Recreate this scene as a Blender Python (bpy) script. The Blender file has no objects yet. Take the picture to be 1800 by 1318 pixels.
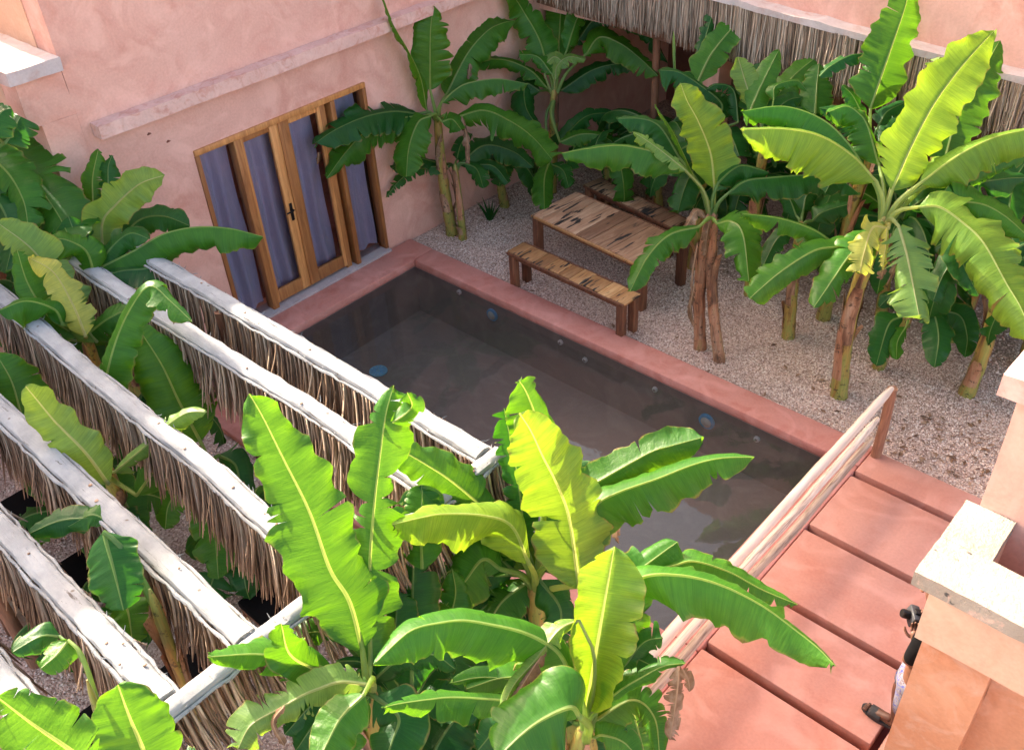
import bpy, bmesh, math, random
import numpy as np
from mathutils import Vector, Matrix, noise as mnoise
R = math.radians
SC = bpy.context.scene
COL = SC.collection

# ------------------------------------------------------------------ camera, sky, sun, exposure
CAM = np.array([8.86, -6.89, 6.4])
YAW, PIT, ROL, FPX = R(134.27992), R(37.95836), R(-3.53772), 1669.51
def cam_axes():
    f = np.array([math.cos(YAW)*math.cos(PIT), math.sin(YAW)*math.cos(PIT), -math.sin(PIT)])
    r = np.cross(f, [0, 0, 1]); r /= np.linalg.norm(r); u = np.cross(r, f)
    return math.cos(ROL)*r+math.sin(ROL)*u, -math.sin(ROL)*r+math.cos(ROL)*u, -f
CR, CU, CB = cam_axes()
cd = bpy.data.cameras.new('camera'); cd.sensor_width = 36; cd.lens = FPX/1800*36; cd.clip_end = 500; cd.clip_start = .05
co = bpy.data.objects.new('camera', cd); COL.objects.link(co); SC.camera = co
co.matrix_world = Matrix([[CR[i], CU[i], CB[i], CAM[i]] for i in range(3)]+[[0, 0, 0, 1]])

SUN_EL, SUN_ROT = R(27.5), R(273)
w = bpy.data.worlds.new("World"); SC.world = w; w.use_nodes = True
wn = w.node_tree.nodes; sky = wn.new('ShaderNodeTexSky'); sky.sky_type = 'NISHITA'; sky.sun_disc = False
sky.sun_elevation = SUN_EL; sky.sun_rotation = SUN_ROT; sky.dust_density = 4.0; sky.air_density = .7; sky.ozone_density = .7
wt = wn.new('ShaderNodeMix'); wt.data_type = 'RGBA'; wt.blend_type = 'MULTIPLY'; wt.inputs[0].default_value = 1; wt.inputs[7].default_value = (1.15, 1.0, .83, 1)   # camera white balance for open shade
w.node_tree.links.new(sky.outputs[0], wt.inputs[6]); w.node_tree.links.new(wt.outputs[2], wn['Background'].inputs[0]); wn['Background'].inputs[1].default_value = .15
sd = bpy.data.lights.new('sun', 'SUN'); sd.energy = 2.25; sd.angle = R(.6); sd.color = (1, .89, .72)
so = bpy.data.objects.new('sun', sd); COL.objects.link(so)
SUNV = Vector((math.sin(SUN_ROT)*math.cos(SUN_EL), math.cos(SUN_ROT)*math.cos(SUN_EL), math.sin(SUN_EL)))
so.rotation_euler = SUNV.to_track_quat('Z', 'Y').to_euler()
vs = SC.view_settings; vs.view_transform = 'Standard'; vs.look = 'None'; vs.gamma = 1; vs.use_curve_mapping = False; vs.exposure = 2.66
SC.cycles.max_bounces = 8; SC.cycles.transparent_max_bounces = 12; SC.cycles.diffuse_bounces = 5; SC.cycles.transmission_bounces = 6

# ------------------------------------------------------------------ helpers
def ray(x, y): return CR*((x-900)/FPX)+CU*(-(y-659)/FPX)-CB
def atz(x, y, z): d = ray(x, y); return CAM+d*(z-CAM[2])/d[2]
def atd(x, y, dep): return CAM+ray(x, y)*dep
def dep_of(P): return float(-(np.array(P)-CAM) @ CB)

def mesh(name, V, F, mats, parent=None, uv=None, smooth=True, mi=None, kind=None):
    me = bpy.data.meshes.new(name); me.from_pydata([tuple(map(float, v)) for v in V], [], [tuple(int(i) for i in f) for f in F])
    if not isinstance(mats, (list, tuple)): mats = [mats]
    for m in mats: me.materials.append(m)
    if smooth: me.polygons.foreach_set('use_smooth', [True]*len(me.polygons))
    if mi is not None: me.polygons.foreach_set('material_index', list(mi))
    if uv is not None:
        l = me.uv_layers.new(name='UVMap'); idx = np.empty(len(me.loops), int); me.loops.foreach_get('vertex_index', idx)
        l.data.foreach_set('uv', np.asarray(uv, float)[idx].ravel())
    me.update(); o = bpy.data.objects.new(name, me); COL.objects.link(o)
    if parent: o.parent = parent
    if kind: o['kind'] = kind
    return o
def tag(o, label=None, cat=None, group=None, kind=None):
    for k, v in (('label', label), ('category', cat), ('group', group), ('kind', kind)):
        if v: o[k] = v
    return o
def thing(name, label, cat, loc=(0, 0, 0), group=None, rz=0):
    o = bpy.data.objects.new(name, None); COL.objects.link(o); o.location = loc; o.rotation_euler = (0, 0, rz); o.empty_display_size = .2
    return tag(o, label, cat, group)

class MB:
    def __init__(s): s.V = []; s.F = []; s.n = 0
    def add(s, V, F):
        s.V.extend([tuple(map(float, v)) for v in V]); s.F.extend([tuple(i+s.n for i in f) for f in F]); s.n += len(V)
    def box(s, x0, x1, y0, y1, z0, z1, M=None, b=0.0):
        if b > 0:
            b = min(b, (x1-x0)*.45, (y1-y0)*.45, (z1-z0)*.45)
            bm = bmesh.new(); bmesh.ops.create_cube(bm, size=1)
            for v in bm.verts: v.co = Vector(((x0+x1)/2+v.co.x*(x1-x0), (y0+y1)/2+v.co.y*(y1-y0), (z0+z1)/2+v.co.z*(z1-z0)))
            bmesh.ops.bevel(bm, geom=bm.edges[:], offset=b, segments=2, profile=.5, affect='EDGES'); bm.verts.index_update()
            V = [v.co.copy() for v in bm.verts]; F = [[v.index for v in f.verts] for f in bm.faces]; bm.free()
        else:
            V = [Vector(p) for p in ((x0, y0, z0), (x1, y0, z0), (x1, y1, z0), (x0, y1, z0), (x0, y0, z1), (x1, y0, z1), (x1, y1, z1), (x0, y1, z1))]
            F = [(0, 3, 2, 1), (4, 5, 6, 7), (0, 1, 5, 4), (1, 2, 6, 5), (2, 3, 7, 6), (3, 0, 4, 7)]
        if M is not None: V = [M @ v for v in V]
        s.add(V, F); return s
    def tube(s, pts, rad, n=10, cap=True, ph=0, sq=None):
        P = np.array(pts, float); k = len(P)
        if not hasattr(rad, '__len__'): rad = [rad]*k
        T = np.gradient(P, axis=0); T /= (np.linalg.norm(T, axis=1)[:, None]+1e-9)
        ref = np.array([0, 0, 1.]) if abs(T[0][2]) < .9 else np.array([1., 0, 0])
        a = np.cross(T[0], ref); a /= np.linalg.norm(a); V = []
        for i in range(k):
            a = a-T[i]*(a @ T[i]); a /= (np.linalg.norm(a)+1e-9); b = np.cross(T[i], a)
            for j in range(n):
                t = 2*math.pi*j/n+ph
                V.append(P[i]+(a*math.cos(t)+b*math.sin(t)*(sq or 1))*rad[i])
        F = [(i*n+j, i*n+(j+1) % n, (i+1)*n+(j+1) % n, (i+1)*n+j) for i in range(k-1) for j in range(n)]
        if cap: F += [tuple(range(n))[::-1], tuple(range((k-1)*n, k*n))]
        s.add(V, F); return s
    def build(s, name, mat, parent=None, smooth=False, kind=None):
        o = mesh(name, s.V, s.F, mat, parent, smooth=smooth, kind=kind)
        bm = bmesh.new(); bm.from_mesh(o.data); bmesh.ops.recalc_face_normals(bm, faces=bm.faces); bm.to_mesh(o.data); bm.free()
        if smooth:
            try: o.data.set_sharp_from_angle(angle=R(40))
            except Exception: pass
        return o

# ------------------------------------------------------------------ materials
def newmat(name):
    m = bpy.data.materials.new(name); m.use_nodes = True; nt = m.node_tree; return m, nt, nt.nodes['Principled BSDF'], nt.nodes['Material Output']
def nd(nt, t, **k):
    n = nt.nodes.new(t)
    for a, b in k.items():
        if a.startswith('i_'):
            key = a[2:]; key = int(key) if key.isdigit() else key.replace('_', ' ')
            n.inputs[key].default_value = b
        else: setattr(n, a, b)
    return n
def lk(nt, a, b): nt.links.new(a, b)
def coords(nt, scale=(1, 1, 1), kind='Object', rot=(0, 0, 0)):
    tc = nd(nt, 'ShaderNodeTexCoord'); mp = nd(nt, 'ShaderNodeMapping'); mp.inputs['Scale'].default_value = scale; mp.inputs['Rotation'].default_value = rot
    lk(nt, tc.outputs[kind], mp.inputs[0]); return mp.outputs[0]
def noise(nt, vec, sc, det=4, ro=.55, dist=0):
    n = nd(nt, 'ShaderNodeTexNoise', i_Scale=sc, i_Detail=det, i_Roughness=ro, i_Distortion=dist); lk(nt, vec, n.inputs['Vector']); return n.outputs['Fac']
def ramp(nt, fac, stops):
    r = nd(nt, 'ShaderNodeValToRGB'); e = r.color_ramp.elements
    while len(e) < len(stops): e.new(.5)
    for i, (p, c) in enumerate(stops): e[i].position = p; e[i].color = (*c, 1) if len(c) == 3 else c
    lk(nt, fac, r.inputs[0]); return r.outputs[0]
def mixc(nt, fac, a, b, mode='MIX'):
    m = nd(nt, 'ShaderNodeMix', data_type='RGBA', blend_type=mode)
    for s, v in ((m.inputs[0], fac), (m.inputs[6], a), (m.inputs[7], b)):
        if isinstance(v, bpy.types.NodeSocket): lk(nt, v, s)
        else: s.default_value = v if not isinstance(v, tuple) or len(v) == 4 else (*v, 1)
    return m.outputs[2]
def bump(nt, h, st, dist=.01, base=None):
    b = nd(nt, 'ShaderNodeBump', i_Strength=st, i_Distance=dist); lk(nt, h, b.inputs['Height'])
    if base is not None: lk(nt, base, b.inputs['Normal'])
    return b.outputs[0]
def rgb(c): return (*c, 1)

def plaster(name, a, b, c, big=.7, stain=.5, rough=.85, grit=.25):
    m, nt, p, o = newmat(name); v = coords(nt)
    n1 = noise(nt, v, big, 6, .6, .6); n2 = noise(nt, v, big*3.1, 8, .65, 1.2); n3 = noise(nt, v, 42, 4, .6)
    c1 = ramp(nt, n1, [(.3, a), (.7, b)])
    f2 = ramp(nt, n2, [(.48, (0, 0, 0)), (.72, (stain,)*3)])
    c2 = mixc(nt, f2, c1, rgb(c))
    c3 = mixc(nt, .12, c2, ramp(nt, n3, [(.35, (.55, .55, .55)), (.65, (1.35, 1.35, 1.35))]), 'MULTIPLY')
    n5 = noise(nt, v, 1.6, 3, .5, 2.5)
    c4 = mixc(nt, ramp(nt, n5, [(.5, (0, 0, 0)), (.68, (.35,)*3)]), c3, rgb(tuple(min(.9, x*1.25+.05) for x in b)))
    lk(nt, c4, p.inputs['Base Color']); p.inputs['Roughness'].default_value = rough; p.inputs['Specular IOR Level'].default_value = .25
    lk(nt, bump(nt, noise(nt, v, 90, 4, .6), grit, .004, bump(nt, noise(nt, v, 4, 4, .6), .35, .02)), p.inputs['Normal'])
    return m
M = {}
M['wall'] = plaster('pink_plaster', (.66, .36, .28), (.72, .43, .345), (.55, .23, .16), .6, .55)
M['trim'] = plaster('worn_pink_trim', (.66, .40, .33), (.70, .47, .40), (.52, .20, .14), 2.2, .8)
M['deckm'] = plaster('pink_floor_screed', (.51, .215, .155), (.57, .29, .225), (.47, .17, .115), .9, .4, .62)
M['rim'] = plaster('red_pool_rim', (.54, .215, .165), (.60, .27, .22), (.46, .13, .09), 1.2, .6, .6)
M['groove'] = plaster('dark_red_groove', (.14, .030, .024), (.18, .045, .036), (.09, .02, .018), 2, .6, .8)
M['cream'] = plaster('cream_plaster', (.60, .36, .24), (.64, .41, .29), (.56, .29, .18), .9, .4)
M['orange'] = plaster('orange_plaster', (.50, .20, .10), (.56, .27, .155), (.62, .40, .30), 1.5, .55)
M['white'] = plaster('whitewash', (.47, .40, .38), (.55, .48, .46), (.44, .26, .21), 1.5, .7)
M['poolin'] = plaster('pool_inner_screed', (.215, .165, .15), (.255, .20, .18), (.18, .135, .125), .8, .5)
M['poolfl'] = plaster('pool_floor_screed', (.21, .175, .155), (.25, .21, .185), (.18, .15, .135), .8, .5)
M['grey'] = plaster('grey_cement', (.40, .34, .34), (.46, .40, .40), (.33, .25, .25), 3, .4)
M['shadewall'] = plaster('shade_dark_plaster', (.20, .075, .055), (.24, .10, .07), (.14, .05, .04), .8, .5)  # pink plaster with the shade of rooms and pit in its colour; also wall chips

def spotted_white():
    m, nt, p, o = newmat('speckled_whitewash'); v = coords(nt)
    base = ramp(nt, noise(nt, v, 3, 6, .6), [(.3, (.31, .255, .20)), (.7, (.40, .35, .29))])
    vo = nd(nt, 'ShaderNodeTexVoronoi', i_Scale=16., i_Randomness=1.); vm = coords(nt, (1, 1.8, 1)); lk(nt, vm, vo.inputs['Vector'])
    sp = ramp(nt, vo.outputs['Distance'], [(.16, (1, 1, 1)), (.24, (0, 0, 0))])
    gate = ramp(nt, noise(nt, v, 7, 3), [(.55, (0, 0, 0)), (.58, (1, 1, 1))])
    f = nd(nt, 'ShaderNodeMath', operation='MULTIPLY'); lk(nt, sp, f.inputs[0]); lk(nt, gate, f.inputs[1])
    c = mixc(nt, f.outputs[0], base, (.10, .09, .08, 1))
    peel = ramp(nt, noise(nt, v, 9, 8, .7, .5), [(.56, (0, 0, 0)), (.66, (.8,)*3)])
    c = mixc(nt, peel, c, (.66, .42, .33, 1))
    lk(nt, c, p.inputs['Base Color']); p.inputs['Roughness'].default_value = .9
    lk(nt, bump(nt, noise(nt, v, 30, 8, .7), .9, .02), p.inputs['Normal']); return m
M['ledge'] = spotted_white()

def beam_white():
    m, nt, p, o = newmat('limewashed_bark'); v = coords(nt, (1.2, 14, 14)); v2 = coords(nt)
    base = ramp(nt, noise(nt, v2, 5, 6, .6), [(.3, (.24, .245, .25)), (.65, (.39, .39, .39))])
    cr = ramp(nt, noise(nt, v, 2.4, 8, .75, .4), [(.345, (1, 1, 1)), (.40, (0, 0, 0))])
    c = mixc(nt, cr, base, (.10, .085, .075, 1))
    vo = nd(nt, 'ShaderNodeTexVoronoi', i_Scale=6.5); lk(nt, v2, vo.inputs['Vector'])
    c = mixc(nt, ramp(nt, vo.outputs['Distance'], [(.05, (1, 1, 1)), (.10, (0, 0, 0))]), c, (.16, .13, .11, 1))
    lk(nt, c, p.inputs['Base Color']); p.inputs['Roughness'].default_value = .9
    lk(nt, bump(nt, noise(nt, v, 3, 9, .75, .4), .8, .012, bump(nt, noise(nt, v2, 60, 4), .5, .004)), p.inputs['Normal']); return m
M['beam'] = beam_white()

def straw(name, a, b, c):
    m, nt, p, o = newmat(name); g = nd(nt, 'ShaderNodeNewGeometry'); v = coords(nt, (60, 60, 6))
    c1 = ramp(nt, g.outputs['Random Per Island'], [(0, a), (.5, b), (1, c)])
    c2 = mixc(nt, .5, c1, ramp(nt, noise(nt, v, 1.5, 4), [(.3, (.35, .33, .3)), (.7, (1.3, 1.3, 1.3))]), 'MULTIPLY')
    lk(nt, c2, p.inputs['Base Color']); p.inputs['Roughness'].default_value = .75; return m
M['straw'] = straw('palm_straw', (.13, .078, .05), (.33, .22, .145), (.60, .48, .36))
M['straw2'] = straw('grey_palm_straw', (.18, .115, .075), (.38, .28, .20), (.57, .46, .36))

def wood(name, a, b, c, axis=(1.2, 12, 12), burn=0, rough=.6, objr=True, bscale=(14, 2.2, 8)):
    m, nt, p, o = newmat(name); v = coords(nt, axis)
    if objr:
        oi = nd(nt, 'ShaderNodeObjectInfo'); va = nd(nt, 'ShaderNodeVectorMath', operation='ADD'); sc = nd(nt, 'ShaderNodeVectorMath', operation='SCALE'); sc.inputs['Scale'].default_value = 37
        cmb = nd(nt, 'ShaderNodeCombineXYZ'); [lk(nt, oi.outputs['Random'], cmb.inputs[i]) for i in range(3)]
        lk(nt, cmb.outputs[0], sc.inputs[0]); lk(nt, sc.outputs[0], va.inputs[1]); lk(nt, v, va.inputs[0]); v = va.outputs[0]
    g = noise(nt, v, 2.2, 8, .65, 1.0)
    col = ramp(nt, g, [(.28, a), (.5, b), (.72, c)])
    if objr:
        col = mixc(nt, .75, col, ramp(nt, oi.outputs['Random'], [(0, (.50, .40, .34)), (.5, (1.0, .95, .9)), (1, (1.6, 1.7, 1.75))]), 'MULTIPLY')
    if burn:
        vb = coords(nt, bscale); nb = noise(nt, vb, .75, 4, .55, .3); nb2 = noise(nt, coords(nt), 1.9, 2)
        ad = nd(nt, 'ShaderNodeMath', operation='MULTIPLY_ADD'); lk(nt, nb2, ad.inputs[0]); ad.inputs[1].default_value = .6; lk(nt, nb, ad.inputs[2])
        col = mixc(nt, ramp(nt, ad.outputs[0], [(burn, (0, 0, 0)), (burn+.035, (1, 1, 1))]), col, (.018, .014, .013, 1))
    lk(nt, col, p.inputs['Base Color']); p.inputs['Roughness'].default_value = rough
    lk(nt, bump(nt, g, .35, .006), p.inputs['Normal']); return m
M['door'] = wood('honey_pine', (.27, .105, .030), (.42, .18, .055), (.55, .27, .09), (9, 9, .8), rough=.5)
M['plank'] = wood('reclaimed_tabletop_wood', (.20, .10, .055), (.35, .195, .11), (.50, .33, .21), (12, 1.1, 12), burn=.875, bscale=(24, 3.4, 10))
M['plankb'] = wood('reclaimed_bench_wood', (.27, .125, .045), (.43, .23, .09), (.54, .34, .16), (12, 1.1, 12), burn=.905, bscale=(24, 3.4, 10))
M['legw'] = wood('dark_reddish_wood', (.06, .022, .012), (.16, .062, .03), (.27, .12, .06), (12, 12, 1.2), rough=.6)
M['post'] = wood('brown_post_wood', (.12, .05, .028), (.20, .09, .05), (.30, .15, .085), (10, 10, 1), rough=.7)
M['pole'] = wood('peeled_pole_wood', (.60, .47, .37), (.72, .61, .52), (.80, .72, .64), (9, .8, 9), rough=.65)
M['pole2'] = wood('split_bark_pole_wood', (.10, .06, .045), (.50, .39, .31), (.70, .60, .51), (16, 1.0, 16), rough=.8)

def simple(name, c, rough=.6, metal=0, spec=.5):
    m, nt, p, o = newmat(name); v = coords(nt)
    lk(nt, mixc(nt, .35, rgb(c), ramp(nt, noise(nt, v, 25, 5), [(.3, (.5,)*3), (.7, (1.4,)*3)]), 'MULTIPLY'), p.inputs['Base Color'])
    p.inputs['Roughness'].default_value = rough; p.inputs['Metallic'].default_value = metal; p.inputs['Specular IOR Level'].default_value = spec; return m
M['black'] = simple('black_fabric', (.006, .005, .005), .95, spec=.1)
M['iron'] = simple('black_iron', (.02, .018, .018), .35, .6)
M['blue'] = simple('blue_plastic', (.04, .45, .95), .4)
M['lens'] = simple('pale_lens', (.6, .72, .7), .3)
M['whitep'] = simple('white_plastic', (.92, .93, .93), .35)
M['drain'] = simple('pale_blue_plastic', (.18, .58, .80), .5)
M['skin'] = simple('brown_skin', (.14, .06, .035), .5)
M['tshirt'] = simple('black_cotton', (.006, .006, .007), .95, spec=.1)
M['sandal'] = simple('black_rubber', (.030, .030, .032), .7)
M['hair'] = simple('black_hair', (.012, .01, .01), .5)
M['camb'] = simple('camera_grey', (.035, .035, .04), .4)

def shorts():
    m, nt, p, o = newmat('floral_cloth'); v = coords(nt)
    c = ramp(nt, noise(nt, v, 34, 3, .6, 1), [(.40, (.03, .04, .22)), (.42, (.12, .115, .15)), (.56, (.15, .145, .18)), (.60, (.06, .02, .02)), (.66, (.13, .125, .16))])
    lk(nt, c, p.inputs['Base Color']); p.inputs['Roughness'].default_value = .85; return m
M['shorts'] = shorts()

def curtain():
    m, nt, p, o = newmat('violet_grey_curtain'); v = coords(nt, (30, 30, 3))
    c = ramp(nt, noise(nt, v, 3, 3), [(.3, (.25, .235, .36)), (.7, (.31, .285, .42))])
    lk(nt, c, p.inputs['Base Color']); p.inputs['Roughness'].default_value = .8
    p.inputs['Sheen Weight'].default_value = .3; return m
M['curtain'] = curtain()
def glass():
    m, nt, p, o = newmat('window_glass')
    t = nd(nt, 'ShaderNodeBsdfTransparent'); t.inputs[0].default_value = (.93, .94, .95, 1)
    g = nd(nt, 'ShaderNodeBsdfGlossy'); g.inputs['Roughness'].default_value = .02
    f = nd(nt, 'ShaderNodeFresnel'); f.inputs[0].default_value = 1.5
    mx = nd(nt, 'ShaderNodeMixShader'); lk(nt, f.outputs[0], mx.inputs[0]); lk(nt, t.outputs[0], mx.inputs[1]); lk(nt, g.outputs[0], mx.inputs[2]); lk(nt, mx.outputs[0], o.inputs[0]); return m
M['glass'] = glass()
def water():
    m, nt, p, o = newmat('pool_water'); v = coords(nt)
    nb = bump(nt, noise(nt, v, 3.5, 3, .5), .045, .05)
    t = nd(nt, 'ShaderNodeBsdfTransparent'); t.inputs[0].default_value = (.89, .88, .87, 1)
    g = nd(nt, 'ShaderNodeBsdfGlossy'); g.inputs['Roughness'].default_value = .03; lk(nt, nb, g.inputs['Normal'])
    f = nd(nt, 'ShaderNodeFresnel'); f.inputs[0].default_value = 1.5; lk(nt, nb, f.inputs['Normal'])
    df = nd(nt, 'ShaderNodeBsdfDiffuse'); df.inputs[0].default_value = (.165, .148, .125, 1); mu = nd(nt, 'ShaderNodeMixShader', i_0=.22); lk(nt, t.outputs[0], mu.inputs[1]); lk(nt, df.outputs[0], mu.inputs[2])   # turbid water
    mx = nd(nt, 'ShaderNodeMixShader'); lk(nt, f.outputs[0], mx.inputs[0]); lk(nt, mu.outputs[0], mx.inputs[1]); lk(nt, g.outputs[0], mx.inputs[2]); lk(nt, mx.outputs[0], o.inputs[0]); return m
M['water'] = water()
def gravelbase():
    m, nt, p, o = newmat('gravel_bed'); v = coords(nt)
    vo = nd(nt, 'ShaderNodeTexVoronoi', i_Scale=55.); lk(nt, v, vo.inputs['Vector'])
    c = ramp(nt, vo.outputs['Color'], [(.1, (.34, .22, .175)), (.5, (.58, .42, .34)), (.9, (.78, .62, .52))])
    c = mixc(nt, .6, c, ramp(nt, noise(nt, v, 1.1, 5, .6), [(.3, (.6, .55, .53)), (.7, (1.25, 1.2, 1.2))]), 'MULTIPLY')
    lk(nt, c, p.inputs['Base Color']); p.inputs['Roughness'].default_value = .95
    lk(nt, bump(nt, vo.outputs['Distance'], 1, -.01), p.inputs['Normal']); return m
M['gravel'] = gravelbase()
def pebble():
    m, nt, p, o = newmat('pebble_stone'); g = nd(nt, 'ShaderNodeNewGeometry'); v = coords(nt)
    c = ramp(nt, g.outputs['Random Per Island'], [(0, (.28, .17, .13)), (.28, (.60, .44, .36)), (.7, (.80, .63, .53)), (1, (.90, .82, .75))])
    c = mixc(nt, .7, c, ramp(nt, noise(nt, v, .9, 5, .6), [(.3, (.80, .73, .69)), (.7, (1.15, 1.12, 1.1))]), 'MULTIPLY')
    lk(nt, c, p.inputs['Base Color']); p.inputs['Roughness'].default_value = .9; return m
M['pebble'] = pebble()

def leafmat(name, top, bot, tr, rib=False, brown=.78, dry=False):
    m, nt, p, o = newmat(name); tc = nd(nt, 'ShaderNodeTexCoord'); sep = nd(nt, 'ShaderNodeSeparateXYZ'); lk(nt, tc.outputs['UV'], sep.inputs[0])
    oi = nd(nt, 'ShaderNodeObjectInfo'); geo = nd(nt, 'ShaderNodeNewGeometry'); v = coords(nt)
    cm = nd(nt, 'ShaderNodeCombineXYZ'); mu = nd(nt, 'ShaderNodeMath', operation='MULTIPLY'); lk(nt, sep.outputs[0], mu.inputs[0]); mu.inputs[1].default_value = 150
    lk(nt, mu.outputs[0], cm.inputs[0]); m2 = nd(nt, 'ShaderNodeMath', operation='MULTIPLY'); lk(nt, sep.outputs[1], m2.inputs[0]); m2.inputs[1].default_value = .6; lk(nt, m2.outputs[0], cm.inputs[1])
    lk(nt, oi.outputs['Random'], cm.inputs[2])
    vein = noise(nt, cm.outputs[0], 1.0, 3, .7)
    cm2 = nd(nt, 'ShaderNodeCombineXYZ'); m3 = nd(nt, 'ShaderNodeMath', operation='MULTIPLY'); lk(nt, sep.outputs[0], m3.inputs[0]); m3.inputs[1].default_value = 9; lk(nt, m3.outputs[0], cm2.inputs[0]); lk(nt, sep.outputs[1], cm2.inputs[1]); lk(nt, oi.outputs['Random'], cm2.inputs[2])
    band = noise(nt, cm2.outputs[0], 1.3, 4, .6, .3)
    side = mixc(nt, geo.outputs['Backfacing'], rgb(top), rgb(bot))
    big = noise(nt, v, 2.2, 4, .6)
    c = mixc(nt, .55, side, ramp(nt, vein, [(.3, (.58, .64, .6)), (.7, (1.4, 1.34, 1.25))]), 'MULTIPLY')
    c = mixc(nt, .6, c, ramp(nt, band, [(.3, (.72, .78, .8)), (.7, (1.3, 1.22, 1.1))]), 'MULTIPLY')
    c = mixc(nt, .6, c, ramp(nt, big, [(.32, (.66, .82, 1.0)), (.68, (1.5, 1.2, .85))]), 'MULTIPLY')
    hue = ramp(nt, oi.outputs['Random'], [(0, (.78, .86, 1.0)), (.5, (1, 1, 1)), (1, (1.28, 1.12, .85))])
    c = mixc(nt, .8, c, hue, 'MULTIPLY')
    # worn brown and yellow rims of the blade
    ab = nd(nt, 'ShaderNodeMath', operation='ABSOLUTE'); lk(nt, sep.outputs[1], ab.inputs[0])
    ed = nd(nt, 'ShaderNodeMath', operation='MULTIPLY_ADD'); lk(nt, band, ed.inputs[0]); ed.inputs[1].default_value = .38; lk(nt, ab.outputs[0], ed.inputs[2])
    ye = ramp(nt, ed.outputs[0], [(1.10, (0, 0, 0)), (1.0, (0, 0, 0))])
    mr = nd(nt, 'ShaderNodeMapRange', i_1=1.125, i_2=1.19); lk(nt, ed.outputs[0], mr.inputs[0])
    mr2 = nd(nt, 'ShaderNodeMapRange', i_1=1.175, i_2=1.205); lk(nt, ed.outputs[0], mr2.inputs[0])
    c = mixc(nt, mr.outputs[0], c, (.26, .27, .05, 1)); c = mixc(nt, mr2.outputs[0], c, (.16, .085, .035, 1))
    if dry:
        c = ramp(nt, noise(nt, v, 9, 6, .7), [(.3, (.07, .04, .022)), (.5, (.20, .115, .065)), (.72, (.36, .26, .18))])
    lk(nt, c, p.inputs['Base Color']); p.inputs['Roughness'].default_value = .42 if not dry else .85; p.inputs['Specular IOR Level'].default_value = .32 if not dry else .2
    n = bump(nt, vein, .28, .004, bump(nt, band, .5, .018)); lk(nt, n, p.inputs['Normal'])
    tl = nd(nt, 'ShaderNodeBsdfTranslucent'); lk(nt, n, tl.inputs['Normal'])
    tcl = mixc(nt, .6, rgb(tr), ramp(nt, band, [(.3, (.75, .85, .8)), (.7, (1.25, 1.15, 1.1))]), 'MULTIPLY')
    tcl = mixc(nt, .45, tcl, ramp(nt, vein, [(.3, (.5, .6, .5)), (.7, (1.45, 1.35, 1.2))]), 'MULTIPLY')
    lk(nt, tcl, tl.inputs[0])
    mx = nd(nt, 'ShaderNodeMixShader', i_0=.42 if not dry else .15); lk(nt, p.outputs[0], mx.inputs[1]); lk(nt, tl.outputs[0], mx.inputs[2]); lk(nt, mx.outputs[0], o.inputs[0]); return m
LM = {
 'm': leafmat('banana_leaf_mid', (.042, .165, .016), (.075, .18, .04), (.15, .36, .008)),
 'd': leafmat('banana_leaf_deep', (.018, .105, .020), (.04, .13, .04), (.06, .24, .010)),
 'y': leafmat('banana_leaf_young', (.15, .29, .035), (.18, .29, .08), (.30, .46, .014)),
 'p': leafmat('banana_leaf_pale', (.16, .29, .065), (.17, .28, .10), (.28, .44, .03)),
 'Y': leafmat('banana_leaf_yellowing', (.42, .42, .09), (.45, .43, .14), (.6, .62, .06)),
 'x': leafmat('banana_leaf_dry', (.3, .2, .1), (.3, .2, .1), (.3, .16, .06), dry=True)}
RB = {
 'm': simple('midrib_green', (.22, .33, .09), .45), 'd': simple('midrib_deep_green', (.13, .24, .07), .45), 'y': simple('midrib_young', (.34, .44, .13), .45),
 'p': simple('midrib_pale', (.32, .38, .15), .45), 'Y': simple('midrib_yellow', (.50, .46, .16), .5), 'x': simple('midrib_dry', (.30, .18, .10), .8)}
for k_, c_ in (('m', (.50, .62, .10)), ('d', (.30, .45, .08)), ('y', (.66, .70, .14)), ('p', (.6, .62, .2)), ('Y', (.75, .66, .2))):
    nt_ = RB[k_].node_tree; p_ = nt_.nodes['Principled BSDF']; t_ = nd(nt_, 'ShaderNodeBsdfTranslucent'); t_.inputs[0].default_value = rgb(c_)
    x_ = nd(nt_, 'ShaderNodeMixShader', i_0=.5); lk(nt_, p_.outputs[0], x_.inputs[1]); lk(nt_, t_.outputs[0], x_.inputs[2]); lk(nt_, x_.outputs[0], nt_.nodes['Material Output'].inputs[0])
def stem(name, a, b, c, d):
    m, nt, p, o = newmat(name); v = coords(nt, (7, 7, 1.1)); v2 = coords(nt, (3, 3, 3))
    c1 = ramp(nt, noise(nt, v, 1.6, 5, .6, .3), [(.32, a), (.45, b), (.56, c), (.7, d)])
    c1 = mixc(nt, ramp(nt, noise(nt, v2, 5, 5, .7), [(.56, (0, 0, 0)), (.64, (.8,)*3)]), c1, (.03, .018, .012, 1))
    c1 = mixc(nt, .4, c1, ramp(nt, noise(nt, coords(nt, (90, 90, 2)), 1, 3), [(.3, (.6,)*3), (.7, (1.4,)*3)]), 'MULTIPLY')
    lk(nt, c1, p.inputs['Base Color']); p.inputs['Roughness'].default_value = .5
    lk(nt, bump(nt, noise(nt, coords(nt, (90, 90, 2)), 1, 3), .4, .004), p.inputs['Normal']); return m
M['stem'] = stem('pseudostem_skin', (.10, .045, .02), (.34, .22, .05), (.25, .27, .06), (.42, .24, .07))
M['stem2'] = stem('reddish_pseudostem_skin', (.10, .04, .022), (.34, .16, .08), (.42, .22, .13), (.30, .22, .07))
M['sheath'] = stem('dry_leaf_sheath', (.06, .03, .018), (.20, .10, .055), (.34, .20, .12), (.46, .33, .23))

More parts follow.
